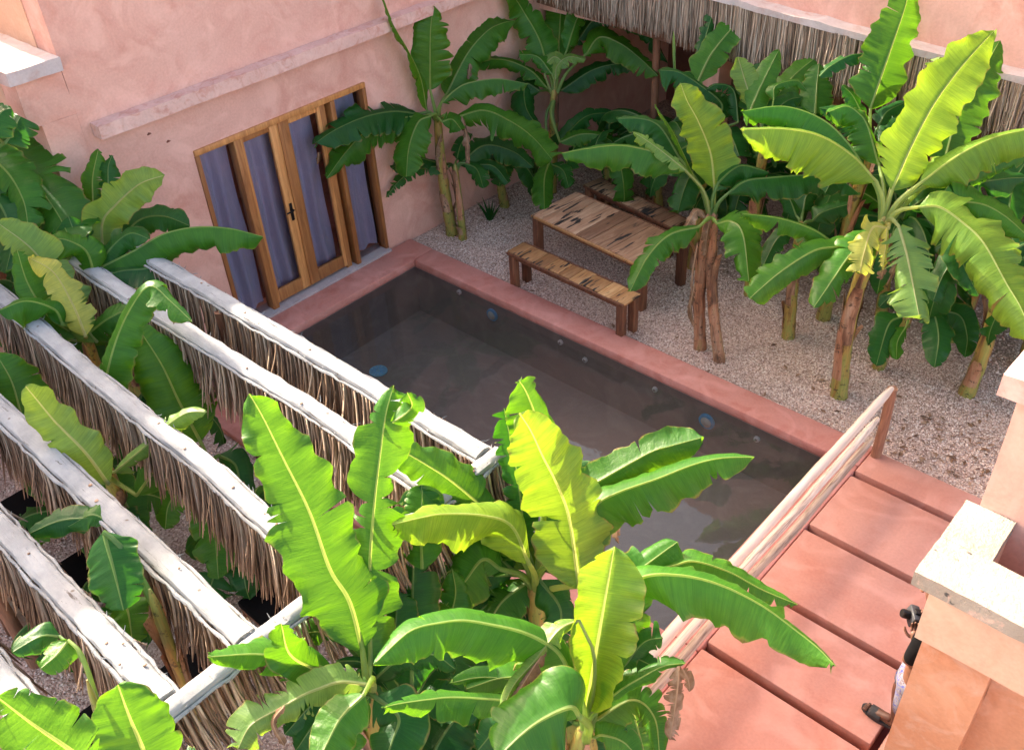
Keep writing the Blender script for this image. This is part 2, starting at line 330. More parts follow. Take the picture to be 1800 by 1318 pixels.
# ------------------------------------------------------------------ ground, pool, deck
def sheet(name, x0, x1, y0, y1, z, mat, nx=1, ny=1, amp=0, kind='structure'):
    V = []; F = []
    for j in range(ny+1):
        for i in range(nx+1):
            x = x0+(x1-x0)*i/nx; y = y0+(y1-y0)*j/ny
            V.append((x, y, z+amp*mnoise.noise(Vector((x*1.7, y*1.7, 3)))))
    for j in range(ny):
        for i in range(nx): a = j*(nx+1)+i; F.append((a, a+1, a+nx+2, a+nx+1))
    return mesh(name, V, F, mat, kind=kind, smooth=amp > 0)
GZ = -.06; WZ = -.115; PB = -.80
# gravel beds: far strip, near strip, and the land around, leaving the pool open
tag(sheet('gravel_bed', 0, 8.0, .34, 6.5, GZ, M['gravel'], 60, 40, .03), 'pale gravel bed under the banana plants beyond the pool')
tag(sheet('gravel_bed', -1.5, 6.66, -9, -3.55, GZ, M['gravel'], 60, 30, .03), 'shaded gravel bed under the thatched slats')
sheet('ground', -90, 90, -90, 90, -1.6, M['gravel'])

def pool():
    g = MB(); x0, x1, y0, y1 = .48, 6.33, -2.72, 0.0
    g.add([(x0, y0, PB), (x1, y0, PB), (x1, y1, PB), (x0, y1, PB)], [(0, 1, 2, 3)])
    f = g.build('pool_floor', M['poolfl'])
    f['kind'] = 'structure'
    g = MB(); zt = WZ+.006
    for a, b in (((x0, y0), (x0, y1)), ((x0, y1), (x1, y1)), ((x1, y1), (x1, y0)), ((x1, y0), (x0, y0))):
        g.add([(a[0], a[1], PB), (b[0], b[1], PB), (b[0], b[1], zt), (a[0], a[1], zt)], [(0, 1, 2, 3)])
    g.build('pool_wall', M['poolin'])['kind'] = 'structure'
    def rimpart(x0, x1, y0, y1):
        nx = max(2, int((x1-x0)/.12)); ny = max(2, int((y1-y0)/.12)); bm = bmesh.new()
        g = MB(); g.box(x0, x1, y0, y1, zt, 0, b=.022); o = g.build('pool_rim', M['rim'], smooth=True); o['kind'] = 'structure'; return o
    rimpart(x0-.45, x0, y0-.4, y1+.355)
    rimpart(x0+.0015, 6.66, y1, y1+.355)
    rimpart(x1, 6.66, y0, y1-.002)
    rimpart(x0+.0015, 6.66, y0-.86, y0-.002)
    # body below the rim so that no gap shows
    g = MB(); g.box(x0-.44, x0-.01, y0-.4, y1+.35, -1, zt-.002); g.box(x0, 6.65, y1+.01, y1+.35, -1, zt-.002); g.box(x1+.01, 6.65, y0, y1, -1, zt-.002); g.box(x0, 6.65, y0-.84, y0-.01, -1, zt-.002)
    g.build('pool_foundation', M['rim'])['kind'] = 'structure'
    mesh('water', [(x0, y0, WZ), (x1, y0, WZ), (x1, y1, WZ), (x0, y1, WZ)], [(0, 1, 2, 3)], M['water'], kind='structure', smooth=False)
pool()
def disc_light(px, py, r, kind, label):
    # lies on the far pool wall (y = 0)
    d = ray(px, py); P = CAM+d*(-.004-CAM[1])/d[1]; P[2] = min(P[2], WZ-.05)
    t = thing('pool_light' if kind == 'b' else 'pool_jet', label, 'pool light' if kind == 'b' else 'water jet', (P[0], -.001, P[2]), 'round lights in the pool wall' if kind == 'b' else 'small white jets in the pool wall')
    def disc(r0, y0, y1, n=20, dome=0):
        V = []; F = []
        rr = [(r0, y0), (r0, y1*.8), (r0*.85, y1), (r0*.4, y1+dome*.8)]
        for q, (ra, yy) in enumerate(rr):
            for k in range(n): a = 2*math.pi*k/n; V.append((ra*math.cos(a), -yy, ra*math.sin(a)))
        for q in range(3):
            for k in range(n): F.append((q*n+k, q*n+(k+1) % n, (q+1)*n+(k+1) % n, (q+1)*n+k))
        F.append(tuple(range(3*n, 4*n))); return V, F
    g = MB(); g.add(*disc(r, 0, .028)); g.build('housing', M['blue'] if kind == 'b' else M['whitep'], t, smooth=True)
    g = MB(); g.add(*disc(r*.66 if kind == 'b' else r*.45, .028, .04, dome=.01)); g.build('lens' if kind == 'b' else 'nozzle', M['lens'] if kind == 'b' else M['grey'], t, smooth=True)
disc_light(866, 553, .085, 'b', 'blue rimmed round light in the pool wall opposite the door end')
disc_light(1243, 740, .095, 'b', 'blue rimmed round light in the pool wall nearest the pole railing')
for (x, y, l) in ((808, 513, 'small white jet in the pool wall nearest the corner by the door'), (986, 601, 'small white jet right after the first blue pool light'), (1029, 632, 'small bluish jet in the middle of the pool wall'), (1152, 684, 'small white jet left of the second blue pool light'), (1331, 771, 'small white jet closest to the pole railing')):
    disc_light(x, y, .033, 'w', l)
P = atz(665, 652, PB+.01); t = thing('pool_drain', 'round pale blue drain cover on the pool floor', 'drain cover', (P[0], P[1], PB+.002))
g = MB(); g.tube([(0, 0, 0), (0, 0, .014)], .115, 28); g.build('cover', M['drain'], t)
g = MB()
for k in range(12):
    a = k*math.pi/6; g.tube([(.03*math.cos(a), .03*math.sin(a), .016), (.10*math.cos(a), .10*math.sin(a), .016)], .004, 5)
g.build('slot', M['blue'], t, kind='stuff')

# deck slabs with dark grooves
slabs = [(-.075, .30), (-.955, -.155), (-1.81, -1.035), (-2.60, -1.89), (-3.62, -2.68), (-4.9, -3.70), (-6.2, -4.98)]
dk = bpy.data.objects.new('deck', None); COL.objects.link(dk); dk['kind'] = 'structure'
for (a, b) in slabs:
    g = MB(); g.box(6.665, 8.03, a, b, -.14, .0, b=.012); g.build('slab', M['deckm'], dk, smooth=True)
g = MB(); g.box(6.664, 8.2, -6.3, .30, -.5, -.141); g.build('groove_bed', M['groove'], dk)
g = MB(); g.box(8.09, 12, -3.12, .3, -.14, .0, b=.01); g.build('slab', M['deckm'], dk, smooth=True)

# gravel pebbles as real stones
def pebbles(name, regions, label, seed):
    rng = np.random.default_rng(seed); cs = []
    for (x0, x1, y0, y1, n, sz) in regions:
        c = np.stack([rng.uniform(x0, x1, n), rng.uniform(y0, y1, n), np.full(n, GZ+.006), np.full(n, sz)], 1); cs.append(c)
    C = np.concatenate(cs); n = len(C)
    for k in range(n): C[k, 2] += .03*mnoise.noise(Vector((C[k, 0]*1.7, C[k, 1]*1.7, 3)))
    o6 = np.array([(1, 0, 0), (-1, 0, 0), (0, 1, 0), (0, -1, 0), (0, 0, 1), (0, 0, -1)], float)
    S = (C[:, 3]*rng.uniform(.55, 1.5, n))[:, None, None]*rng.uniform(.6, 1.25, (n, 6, 1))*np.array([1, 1, .7])
    a = rng.uniform(0, 6.28, n); ca, sa = np.cos(a), np.sin(a)
    V = o6[None]*S; x = V[..., 0]*ca[:, None]-V[..., 1]*sa[:, None]; y = V[..., 0]*sa[:, None]+V[..., 1]*ca[:, None]; z = V[..., 2]+V[..., 0]*rng.uniform(-.4, .4, n)[:, None]
    V = np.stack([x, y, z], -1)+C[:, None, :3]
    f = np.array([(0, 2, 4), (2, 1, 4), (1, 3, 4), (3, 0, 4), (2, 0, 5), (1, 2, 5), (3, 1, 5), (0, 3, 5)])
    F = (f[None]+6*np.arange(n)[:, None, None]).reshape(-1, 3)
    me = bpy.data.meshes.new(name); me.vertices.add(n*6); me.vertices.foreach_set('co', V.ravel()); me.loops.add(F.size); me.loops.foreach_set('vertex_index', F.ravel().astype(np.int32))
    me.polygons.add(len(F)); me.polygons.foreach_set('loop_start', np.arange(0, F.size, 3, dtype=np.int32)); me.materials.append(M['pebble']); me.update(calc_edges=True); me.validate()
    o = bpy.data.objects.new(name, me); COL.objects.link(o); tag(o, label, 'gravel', kind='stuff'); return o
pebbles('gravel', [(.05, 8.0, .37, 2.2, 62000, .010), (.05, 8.0, 2.2, 3.4, 9000, .013)], 'loose pale pebbles around the table and banana stems', 1)
pebbles('gravel', [(3.2, 6.6, -7, -3.62, 26000, .010), (0, 3.2, -6.5, -3.62, 7000, .013)], 'loose shaded pebbles below the thatched slats', 2)

# ------------------------------------------------------------------ buildings
def rough_box(g, x0, x1, y0, y1, z0, z1, amp, step=.12, seed=0):
    "box with every face gridded and its skin pushed about by noise (hand-trowelled edges)"
    nx = max(1, round((x1-x0)/step)); ny = max(1, round((y1-y0)/step)); nz = max(1, round((z1-z0)/step))
    idx = {}; V = []
    def vid(i, j, k):
        if (i, j, k) not in idx:
            p = Vector((x0+(x1-x0)*i/nx, y0+(y1-y0)*j/ny, z0+(z1-z0)*k/nz))
            q = p*3.1+Vector((seed, 0, 0)); d = mnoise.noise_vector(q)*amp+mnoise.noise_vector(q*4)*amp*.5
            idx[(i, j, k)] = len(V); V.append(p+d)
        return idx[(i, j, k)]
    F = []
    for i in range(nx):
        for j in range(ny):
            F.append((vid(i, j, nz), vid(i+1, j, nz), vid(i+1, j+1, nz), vid(i, j+1, nz))); F.append((vid(i, j, 0), vid(i, j+1, 0), vid(i+1, j+1, 0), vid(i+1, j, 0)))
        for k in range(nz):
            F.append((vid(i, 0, k), vid(i+1, 0, k), vid(i+1, 0, k+1), vid(i, 0, k+1))); F.append((vid(i, ny, k), vid(i, ny, k+1), vid(i+1, ny, k+1), vid(i+1, ny, k)))
    for j in range(ny):
        for k in range(nz):
            F.append((vid(0, j, k), vid(0, j, k+1), vid(0, j+1, k+1), vid(0, j+1, k))); F.append((vid(nx, j, k), vid(nx, j+1, k), vid(nx, j+1, k+1), vid(nx, j, k+1)))
    g.add(V, F); return g
HW = 4.9
hb = thing('pink_building', 'pink plastered building with wooden double door and projecting cornice at the pool end', 'building')
D0, D1, DT = -2.37, -.03, 2.275
g = MB()
g.box(-.35, 0, -3.42, D0, -1, HW); g.box(-.35, 0, D1, 9.5, -1, HW); g.box(-.35, 0, D0, D1, DT, HW); g.box(-.35, 0, D0, D1, -1, .0)
g.build('wall', M['wall'], hb)
g = MB(); g.box(-.35, -.001, -3.76, -3.421, -1, 3.05); rough_box(g, -.35, .0, -3.86, -3.422, 3.051, 3.47, .012)
g.build('corner_wall', M['wall'], hb, smooth=True)
g = MB(); g.box(-6, -.351, -3.43, -3.40, 3.3, HW); g.box(-6, -.351, -3.76, -3.72, -1, 3.05); g.box(-6, -.351, -3.86, -3.82, 3.051, 3.47); g.build('side_wall', M['cream'], hb)
g = MB(); rough_box(g, -6, .07, -3.93, -3.425, 3.472, 3.60, .018, .1); g.build('parapet_cap', M['white'], hb, smooth=True)
g = MB(); rough_box(g, .001, .17, -3.33, 9.3, 2.80, 2.93, .009, .09); g.build('cornice', M['trim'], hb, smooth=True)
g = MB(); g.box(-6, -.36, -3.4, 9, HW-.3, HW-.2); g.build('roof', M['white'], hb)
g = MB(); g.box(-.34, -.121, D0-.002, D0+.004, 0, DT); g.box(-.34, -.121, D1-.004, D1+.002, 0, DT); g.build('reveal', M['iron'], hb)
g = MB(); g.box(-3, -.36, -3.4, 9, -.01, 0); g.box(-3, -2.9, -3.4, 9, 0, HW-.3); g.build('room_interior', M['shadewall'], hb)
for (px, py) in ((262, 236), (296, 249)):
    d_ = ray(px, py); P_ = CAM+d_*(-CAM[0]/d_[0]); g = MB(); g.tube([(0.0005, P_[1]-.022, P_[2]-.004), (.004, P_[1], P_[2]+.006), (.0005, P_[1]+.022, P_[2])], [.006, .013, .005], 7); g.build('plaster_chip', M['shadewall'], hb)
# unseen mass added to the west, stepped in height to set the shade edge
nb_ = thing('added_shade_mass', 'unseen tall pink mass added west to shade the courtyard', 'building')
g = MB(); g.box(-9, -1.6, -15, -4.75, -1.6, 5.5); g.box(-9, -1.6, -4.749, -3.95, -1.6, 4.85); g.build('wall', M['wall'], nb_)

# door
dr = thing('french_door', 'honey coloured wooden double door with side panes and violet curtains', 'door'); dr.location = (0, 0, 0)
def dbox(name, y0, y1, z0, z1, x0, x1, m='door', par=dr, b=.006):
    g = MB(); g.box(x0, x1, y0, y1, z0, z1, b=b); return g.build(name, M[m], par, smooth=True)
dbox('frame_top', D0-.01, D1+.01, DT-.055, DT+.01, -.12, .025)
dbox('frame_side', D0-.012, D0+.04, .0, DT-.056, -.12, .022); dbox('frame_side', D1-.04, D1+.012, .0, DT-.056, -.12, .022)
dbox('mullion', -1.90, -1.815, .0, DT-.056, -.12, .02); dbox('mullion', -.57, -.505, .0, DT-.056, -.12, .03); dbox('mullion', -.70, -.62, .0, DT-.056, -.12, -.02)
dbox('threshold', D0, D1, -.004, .03, -.2, .09, 'grey')
def pane(x, ya, yb, za, zb): mesh('glass_pane', [(x, ya, za), (x, yb, za), (x, yb, zb), (x, ya, zb)], [(0, 1, 2, 3)], M['glass'], dr, smooth=False)
def door_leaf(y0, y1, st0, st1, handle):
    lf = dbox('stile', y0, y0+st0, .07, DT-.058, -.06, -.008)
    l = lf
    dbox('stile', y1-st1, y1, .07, DT-.058, -.06, -.008); dbox('bottom_rail', y0+st0+.001, y1-st1-.001, .07, .235, -.058, -.010); dbox('top_rail', y0+st0+.001, y1-st1-.001, DT-.125, DT-.058, -.058, -.010)
    pane(-.034, y0+st0-.005, y1-st1+.005, .23, DT-.12)
door_leaf(-1.814, -1.286, .045, .13, True); door_leaf(-1.284, -.702, .13, .045, False)
dbox('meeting_bead', -1.305, -1.272, .08, DT-.06, -.008, .008)
hd = dbox('lock_plate', -1.375, -1.338, 1.02, 1.24, -.0075, .004, 'iron', b=.002)
g = MB(); g.tube([(.002, -1.356, 1.165), (.05, -1.356, 1.165), (.055, -1.37, 1.165), (.05, -1.46, 1.16)], .010, 8); g.build('handle', M['iron'], hd, smooth=True)
for (a, b) in ((D0+.04, -1.90), (-.505, D1-.04)):
    pane(-.07, a, b, .03, DT-.055)
def curtain_mesh(y0, y1, ph, z0=.10):
    V = []; F = []; n = 40; k = 16
    for j in range(k+1):
        z = DT-.02+(z0-DT)*j/k
        for i in range(n+1):
            y = y0+(y1-y0)*i/n; fl = .035+.02*j/k
            V.append((-.165+.8*fl*math.sin(y*30+ph+.6*math.sin(j*.15))+.012*math.sin(y*41+ph), y+.01*math.sin(j*.6+y*9), z))
    for j in range(k):
        for i in range(n): a = j*(n+1)+i; F.append((a, a+1, a+n+2, a+n+1))
    return V, F
for (a, b, ph) in ((-2.33, -1.90, 0.), (-1.76, -1.30, 1.5), (-1.12, -.74, 2.6), (-.45, -.10, 4.)):
    V, F = curtain_mesh(a, b, ph); mesh('curtain', V, F, M['curtain'], dr)

# terrace building on the far side with straw fringe
tb = thing('terrace_building', 'pink building with straw fringed terrace roof behind the banana plants', 'building')
YT = 3.0
def zt_(x): return 3.18-.062*x
def sloped(name, x0, x1, y0, y1, dz0, dz1, mat, amp=0.0, nx=80, par=tb):
    V = []; F = []
    for i in range(nx+1):
        x = x0+(x1-x0)*i/nx; n = amp*mnoise.noise(Vector((x*3, 0, 7))); n2 = amp*mnoise.noise(Vector((x*3, 9, 7)))
        for (y, dz) in ((y0+n, dz0), (y0+n, dz1+n2), (y1, dz1+n2), (y1, dz0)): V.append((x, y, zt_(x)+dz))
    for i in range(nx):
        for k in range(4): F.append((i*4+k, i*4+(k+1) % 4, i*4+4+(k+1) % 4, i*4+4+k))
    F += [(0, 1, 2, 3), (nx*4+3, nx*4+2, nx*4+1, nx*4)]
    g = MB(); g.add(V, F); return g.build(name, mat, par, smooth=False)
sloped('coping', .002, 12, YT-.04, YT+.30, -.07, .0, M['white'], .02)
sloped('eaves_board', .002, 12, YT+.12, YT+.20, -.78, -.071, M['post'])
g = MB(); g.box(.002, 12, YT+.18, YT+.45, 2.3, HW+.3); g.build('upper_wall', M['wall'], tb)
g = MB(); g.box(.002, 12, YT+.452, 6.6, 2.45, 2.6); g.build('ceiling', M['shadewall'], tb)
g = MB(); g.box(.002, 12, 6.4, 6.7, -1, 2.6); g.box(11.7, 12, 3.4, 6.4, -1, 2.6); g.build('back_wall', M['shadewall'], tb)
for (px, py) in ((1148, 200), (1430, 420), (1700, 560)):
    P = atz(px, py, .6); x = P[0]; g = MB(); rr = random.Random(px)
    x = (CAM+ray(px, py)*((YT+.3-CAM[1])/ray(px, py)[1]))[0]
    g.tube([(x, YT+.3, GZ), (x+.02, YT+.3, 1), (x, YT+.31, 2.4)], [.06, .05, .055], 10); g.build('post', M['post'], tb, smooth=True)
x = (CAM+ray(1246, 150)*((YT+.5-CAM[1])/ray(1246, 150)[1]))[0]
g = MB(); g.box(x-.16, x+.16, YT+.46, YT+.8, GZ, 2.44, b=.02); g.build('column', M['wall'], tb, smooth=True)
for k in range(5):
    g = MB(); x = 4.6+k*.62; g.box(x, x+.05, 3.9, 3.95, GZ, .9); g.box(x+.4, x+.45, 3.9, 3.95, GZ, .5); g.box(x-.02, x+.47, 3.7, 4.1, .45, .5); g.build('bench_frame', M['legw'], tb)

def fringe(name, p0, p1, out, Lm, n, mat, parent, seed, layers=3, zf=None, rad=.0062, flare=.16):
    """rows of palm stalks hanging from the line p0-p1, leaning towards `out`"""
    rg = random.Random(seed); V = []; F = []; c = 0
    p0 = Vector(p0); p1 = Vector(p1); out = Vector(out); al = (p1-p0).normalized()
    for k in range(n):
        t = rg.random(); P = p0.lerp(p1, t)
        if zf: P = zf(P)
        ly = rg.random(); Lk = Lm*(.78+.30*rg.random())*(1+.10*mnoise.noise(P*2.5)); r = rad*rg.uniform(.6, 1.5)
        lean = flare*(1-.9*ly)*rg.uniform(.4, 1.3); sw = rg.gauss(.03, .05)+.04*mnoise.noise(P*.9); st = out*(.035-.045*ly)
        if rg.random() < .02: lean += .25; Lk *= .6
        segs = 4
        for s in range(segs+1):
            u = s/segs; Q = P+st+out*(lean*Lk*u**1.5)+Vector((0, 0, -Lk*u*(1-.10*lean)))+al*(sw*Lk*u*(1+u)*.6)
            rr = r*(1.0 if s < segs else .35)
            for j in range(3):
                a = 2.1*j+k; V.append(Q+al*(rr*math.cos(a))+out*(rr*math.sin(a)*.6))
            if s:
                b = c+s*3
                for j in range(3): F.append((b-3+j, b-3+(j+1) % 3, b+(j+1) % 3, b+j))
        c += (segs+1)*3
    o = mesh(name, V, F, mat, parent, smooth=True, kind='stuff'); return o
fringe('straw_fringe', (.1, YT, 0), (9, YT, 0), (0, -1, 0), .62, 3600, M['straw2'], tb, 5, zf=lambda P: Vector((P.x, P.y, zt_(P.x)-.06)), rad=.0085, flare=.10)

# parapet building close on the right
rb = thing('roof_parapet', 'sunlit orange parapet corner with speckled white ledge at the right edge', 'wall')
g = MB(); rough_box(g, 8.30, 8.62, -3.62, -3.12, -.5, 2.55, .006, .2); rough_box(g, 8.62, 10.5, -3.50, -3.12, -.5, 2.55, .006, .3); g.build('lower_wall', M['orange'], rb, smooth=True)
g = MB(); rough_box(g, 8.27, 10.5, -3.66, -3.462, 2.552, 2.94, .005, .15); rough_box(g, 8.27, 8.425, -3.458, -3.16, 2.553, 2.94, .003, .15); g.build('fascia', M['cream'], rb, smooth=True)
g = MB(); rough_box(g, 8.20, 10.5, -3.73, -3.46, 2.942, 3.03, .008, .06); rough_box(g, 8.20, 8.43, -3.458, -3.151, 2.942, 3.028, .008, .06, 3); g.build('ledge', M['ledge'], rb, smooth=True)
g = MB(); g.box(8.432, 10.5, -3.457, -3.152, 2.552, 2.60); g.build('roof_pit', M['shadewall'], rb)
g = MB(); rough_box(g, 8.262, 10.5, -3.15, -2.86, -.5, 3.70, .006, .2); g.build('upper_block', M['wall'], rb, smooth=True)
g = MB(); rough_box(g, 8.19, 10.5, -3.21, -2.82, 3.702, 3.82, .008, .08); g.build('upper_cap', M['trim'], rb, smooth=True)

# ------------------------------------------------------------------ thatched slat screen
pg = thing('slatted_pergola', 'open pergola of whitewashed beams hung with brown palm straw', 'pergola')
PZ = 2.2
def beam(pts, wdt, seed, axis='x', par=pg, fr=True, Lf=.53):
    """whitewashed beam along control points (x,y,z)"""
    n = 110; P = [Vector(p) for p in pts]; Q = []
    for i in range(n+1):
        t = i/n*(len(P)-1); k = min(int(t), len(P)-2); q = P[k].lerp(P[k+1], t-k)
        q = q+Vector((0, 0, .018*mnoise.noise(Vector((i*.06, seed, 0))))); Q.append(q)
    al = (P[-1]-P[0]).normalized(); sd_ = Vector((0, 0, 1)).cross(al).normalized(); V = []; F = []
    prof = [(-.5, -.045), (-.52, -.012), (-.44, .006), (-.2, .014), (.0, .018), (.2, .014), (.44, .006), (.52, -.012), (.5, -.045), (.15, -.055), (-.15, -.055)]
    m = len(prof)
    for i, q in enumerate(Q):
        for j, (a, b) in enumerate(prof):
            nn = mnoise.noise(Vector((i*.33, j*1.3, seed)))+.6*mnoise.noise(Vector((i*.9, j*2.3, seed+5)))
            V.append(q+sd_*(a*wdt*(1+.10*nn))+Vector((0, 0, b+.007*nn)))
    for i in range(n):
        for j in range(m): F.append((i*m+j, i*m+(j+1) % m, (i+1)*m+(j+1) % m, (i+1)*m+j))
    F += [tuple(range(m)), tuple(range(n*m, n*m+m))[::-1]]
    g = MB(); g.add(V, F); bo = g.build('beam', M['beam'], par, smooth=True)
    # thin batten that clamps the straw along the edge, splintered
    rg = random.Random(seed)
    for s in (-1, 1):
        g = MB(); pp = []
        for i in range(0, n+1, 2): pp.append(Q[i]+sd_*(s*wdt*.62+.008*rg.uniform(-1, 1))+Vector((0, 0, -.034+.006*rg.uniform(-1, 1))))
        g.tube(pp, [.012*rg.uniform(.7, 1.3) for _ in pp], 6)
        for k in range(20):
            i = rg.randrange(n); q = Q[i]+sd_*(s*wdt*.56); d = al*rg.uniform(-.05, .05)+sd_*s*rg.uniform(.0, .035)+Vector((0, 0, rg.uniform(-.01, .018)))
            g.tube([q, q+d*.6, q+d+Vector((0, 0, rg.uniform(-.01, .02)))], [.003, .0022, .001], 4, cap=False)
        g.build('batten', M['beam'], bo, smooth=True)
    g = MB()
    for k in range(7):
        i = rg.randrange(2, n-2); q = Q[i]+sd_*(wdt*rg.uniform(-.35, .35))+Vector((0, 0, .017)); r = rg.uniform(.006, .012)
        g.tube([q, q+Vector((0, 0, .004)), q+Vector((0, 0, .006))], [r*1.2, r, r*.3], 8)
    g.build('knot', M['sheath'], bo, smooth=True, kind='stuff')
    if fr:
        L = (P[-1]-P[0]).length
        def zf(p):
            t = (p-P[0]).dot(al)/L; q = Q[max(0, min(n, int(t*n)))]; return Vector((q.x, q.y, q.z-.03))
        fringe('palm_straw', P[0], P[-1], -sd_, Lf, int(L*175), M['straw'], bo, seed+50, zf=lambda p: zf(p)-sd_*(wdt*.45), rad=.0105, flare=.20)
        fringe('palm_straw', P[0], P[-1], sd_, Lf*.9, int(L*50), M['straw'], bo, seed+90, zf=lambda p: zf(p)+sd_*(wdt*.45), rad=.0105, flare=.2)
    return bo
beam([(-.9, -3.76, 2.2), (2, -3.78, 2.2), (4, -3.76, 2.2), (5.50, -3.76, 2.2)], .128, 1)
beam([(-.9, -4.22, 2.2), (2, -4.22, 2.2), (4.2, -4.18, 2.2), (5.50, -4.2, 2.2)], .12, 2)
beam([(-.9, -4.86, 2.2), (1, -4.92, 2.2), (2.8, -4.99, 2.2), (4.3, -5.0, 2.2), (5.50, -5.08, 2.2)], .12, 3)
beam([(-.9, -5.60, 2.2), (2.4, -5.62, 2.2), (5.50, -5.64, 2.2)], .125, 4)
beam([(-.9, -6.14, 2.2), (3.6, -6.14, 2.2), (5.50, -6.14, 2.2)], .13, 6)
beam([(-.9, -6.64, 2.2), (3.6, -6.64, 2.2), (5.50, -6.64, 2.2)], .13, 7)
beam([(5.575, -7.2, 2.205), (5.575, -5, 2.205), (5.575, -3.68, 2.205)], .10, 8, Lf=.54)
for (x, y) in ((5.5, -3.85), (5.5, -6.25), (2.6, -3.85), (2.6, -6.25), (-.5, -6.25)):
    g = MB(); g.tube([(x, y, GZ-.1), (x+.01, y, 1), (x, y, 2.14)], [.055, .05, .045], 10); g.build('post', M['post'], pg, smooth=True)

# ------------------------------------------------------------------ pole railing
rl = thing('pole_railing', 'rustic railing of three peeled poles between pool and pink deck', 'railing')
def pole(name, z, y0, y1, r, mat, seed, x=6.72):
    g = MB(); pp = []; rr = []; n = 40
    for i in range(n+1):
        t = i/n; y = y0+(y1-y0)*t
        pp.append((x+.018*mnoise.noise(Vector((y*1.1, seed, 0))), y, z+.014*mnoise.noise(Vector((y*1.3, seed, 4))))); rr.append(r*(1+.09*mnoise.noise(Vector((y*4, seed, 2))))*(.55 if i in (0, n) else (.9 if i in (1, n-1) else 1)))
    g.tube(pp, rr, 16); return g.build(name, mat, rl, smooth=True)
pole('top_pole', .85, .20, -4.6, .040, M['pole'], 1)
pole('middle_pole', .60, .04, -4.6, .036, M['pole2'], 2)
pole('bottom_pole', .36, .02, -4.6, .036, M['pole2'], 3)
for (y, rr) in ((.235, .05), (-4.2, .04)):
    g = MB(); g.tube([(6.72, y, -.1), (6.725, y+.01, .4), (6.72, y, .83)], [rr, rr*.95, rr*.9], 12); g.build('post', M['post'] if y > 0 else M['pole2'], rl, smooth=True)

# ------------------------------------------------------------------ tables, benches, stools
def plank_furniture(name, label, cat, cx, cy, rz, L, Wd, H, npl, pm, legs, grp=None, seed=0, rail=.06):
    t = thing(name, label, cat, (cx, cy, GZ), grp, rz); rg = random.Random(seed); x = -L/2; ws = [rg.uniform(.8, 1.2) for _ in range(npl)]; s = L/sum(ws)
    top = H-GZ
    for k, wk in enumerate(ws):
        a = x; x += wk*s; e = rg.uniform(-.012, .008); dz = rg.uniform(-.003, .003)
        g = MB(); g.box(a+.0025, x-.0025, -Wd/2-e+.03, Wd/2+e-.03, top-.026+dz, top+dz, b=.003); g.build('plank', M[pm], t, smooth=True)
    g = MB(); g.box(-L/2+.01, L/2-.01, -Wd/2, -Wd/2+.028, top-.035, top-.004, b=.004); g.build('edge_strip', M['legw'] if cat != 'table' else M['plankb'], t, smooth=True)
    g = MB(); g.box(-L/2+.01, L/2-.01, Wd/2-.028, Wd/2, top-.035, top-.004, b=.004); g.build('edge_strip', M['legw'], t, smooth=True)
    g = MB(); g.box(-L/2+.06, L/2-.06, -Wd/2+.035, -Wd/2+.06, top-.028-rail, top-.028, b=.003); g.build('apron', M['legw'], t, smooth=True)
    g = MB(); g.box(-L/2+.06, L/2-.06, Wd/2-.06, Wd/2-.035, top-.028-rail, top-.028, b=.003); g.build('apron', M['legw'], t, smooth=True)
    for sx in (-1, 1):
        for sy in (-1, 1):
            lx = sx*(L/2-.075); ly = sy*(Wd/2-.062)
            g = MB(); g.box(lx-legs, lx+legs, ly-legs, ly+legs, -.03, top-.028, b=.006); g.build('leg', M['legw'], t, smooth=True)
    return t
plank_furniture('dining_table', 'low plank table with black charred streaks standing on the gravel', 'table', 2.59, 1.40, R(-5), 1.90, .86, .57, 10, 'plank', .05, seed=3)
plank_furniture('plank_bench', 'narrow plank bench with black streaks between table and pool rim', 'bench', 2.76, .47, R(-2), 1.84, .34, .45, 9, 'plankb', .045, 'plank benches at the table', seed=8)
plank_furniture('plank_bench', 'dark weathered plank bench half hidden behind the table', 'bench', 2.28, 2.36, R(-9), 1.65, .34, .42, 8, 'plank', .045, 'plank benches at the table', seed=5)

def stool(px, py, label, z=.40, sz=.40):
    P = atz(px, py, z); t = thing('cushioned_stool', label, 'stool', (P[0], P[1], GZ), 'black cushioned stools under the pergola'); h = z-GZ
    g = MB(); g.box(-sz/2, sz/2, -sz/2, sz/2, h-.07, h, b=.02); g.build('cushion', M['black'], t, smooth=True)
    g = MB(); g.box(-sz/2+.01, sz/2-.01, -sz/2+.01, sz/2-.01, h-.12, h-.072, b=.005); g.build('seat_frame', M['legw'], t, smooth=True)
    for sx in (-1, 1):
        for sy in (-1, 1):
            g = MB(); a = sz/2-.03; g.tube([(sx*(a+.02), sy*(a+.02), 0), (sx*a, sy*a, h-.12)], [.018, .024], 8); g.build('leg', M['legw'], t, smooth=True)
    return t
stool(482, 1052, 'black cushioned stool beside the middle of the pergola end beam', sz=.43)
stool(336, 1180, 'black cushioned stool behind the lower corner of the pergola', sz=.43)
stool(60, 880, 'black cushioned stool at the left edge between two straw beams', sz=.5)
stool(128, 1005, 'black cushioned stool below the large blue green leaf')
stool(38, 1050, 'black cushioned stool beside the bent bamboo pole')
stool(185, 1262, 'black cushioned stool on reddish frame at the bottom left')
bp = thing('bamboo_pole', 'bent ringed bamboo pole leaning at the lower left', 'pole', (0, 0, 0))
A = atz(-10, 1030, .75); B = atz(20, 1062, .6); C_ = atz(48, 1100, .3); g = MB(); pp = []; rr = []
for i in range(25):
    t_ = i/24; q = (1-t_)**2*A+2*t_*(1-t_)*B+t_**2*C_; pp.append(q); rr.append(.026*(1.12 if i % 4 == 0 else 1))
g.tube(pp, rr, 12); g.build('culm', M['pole'], bp, smooth=True)

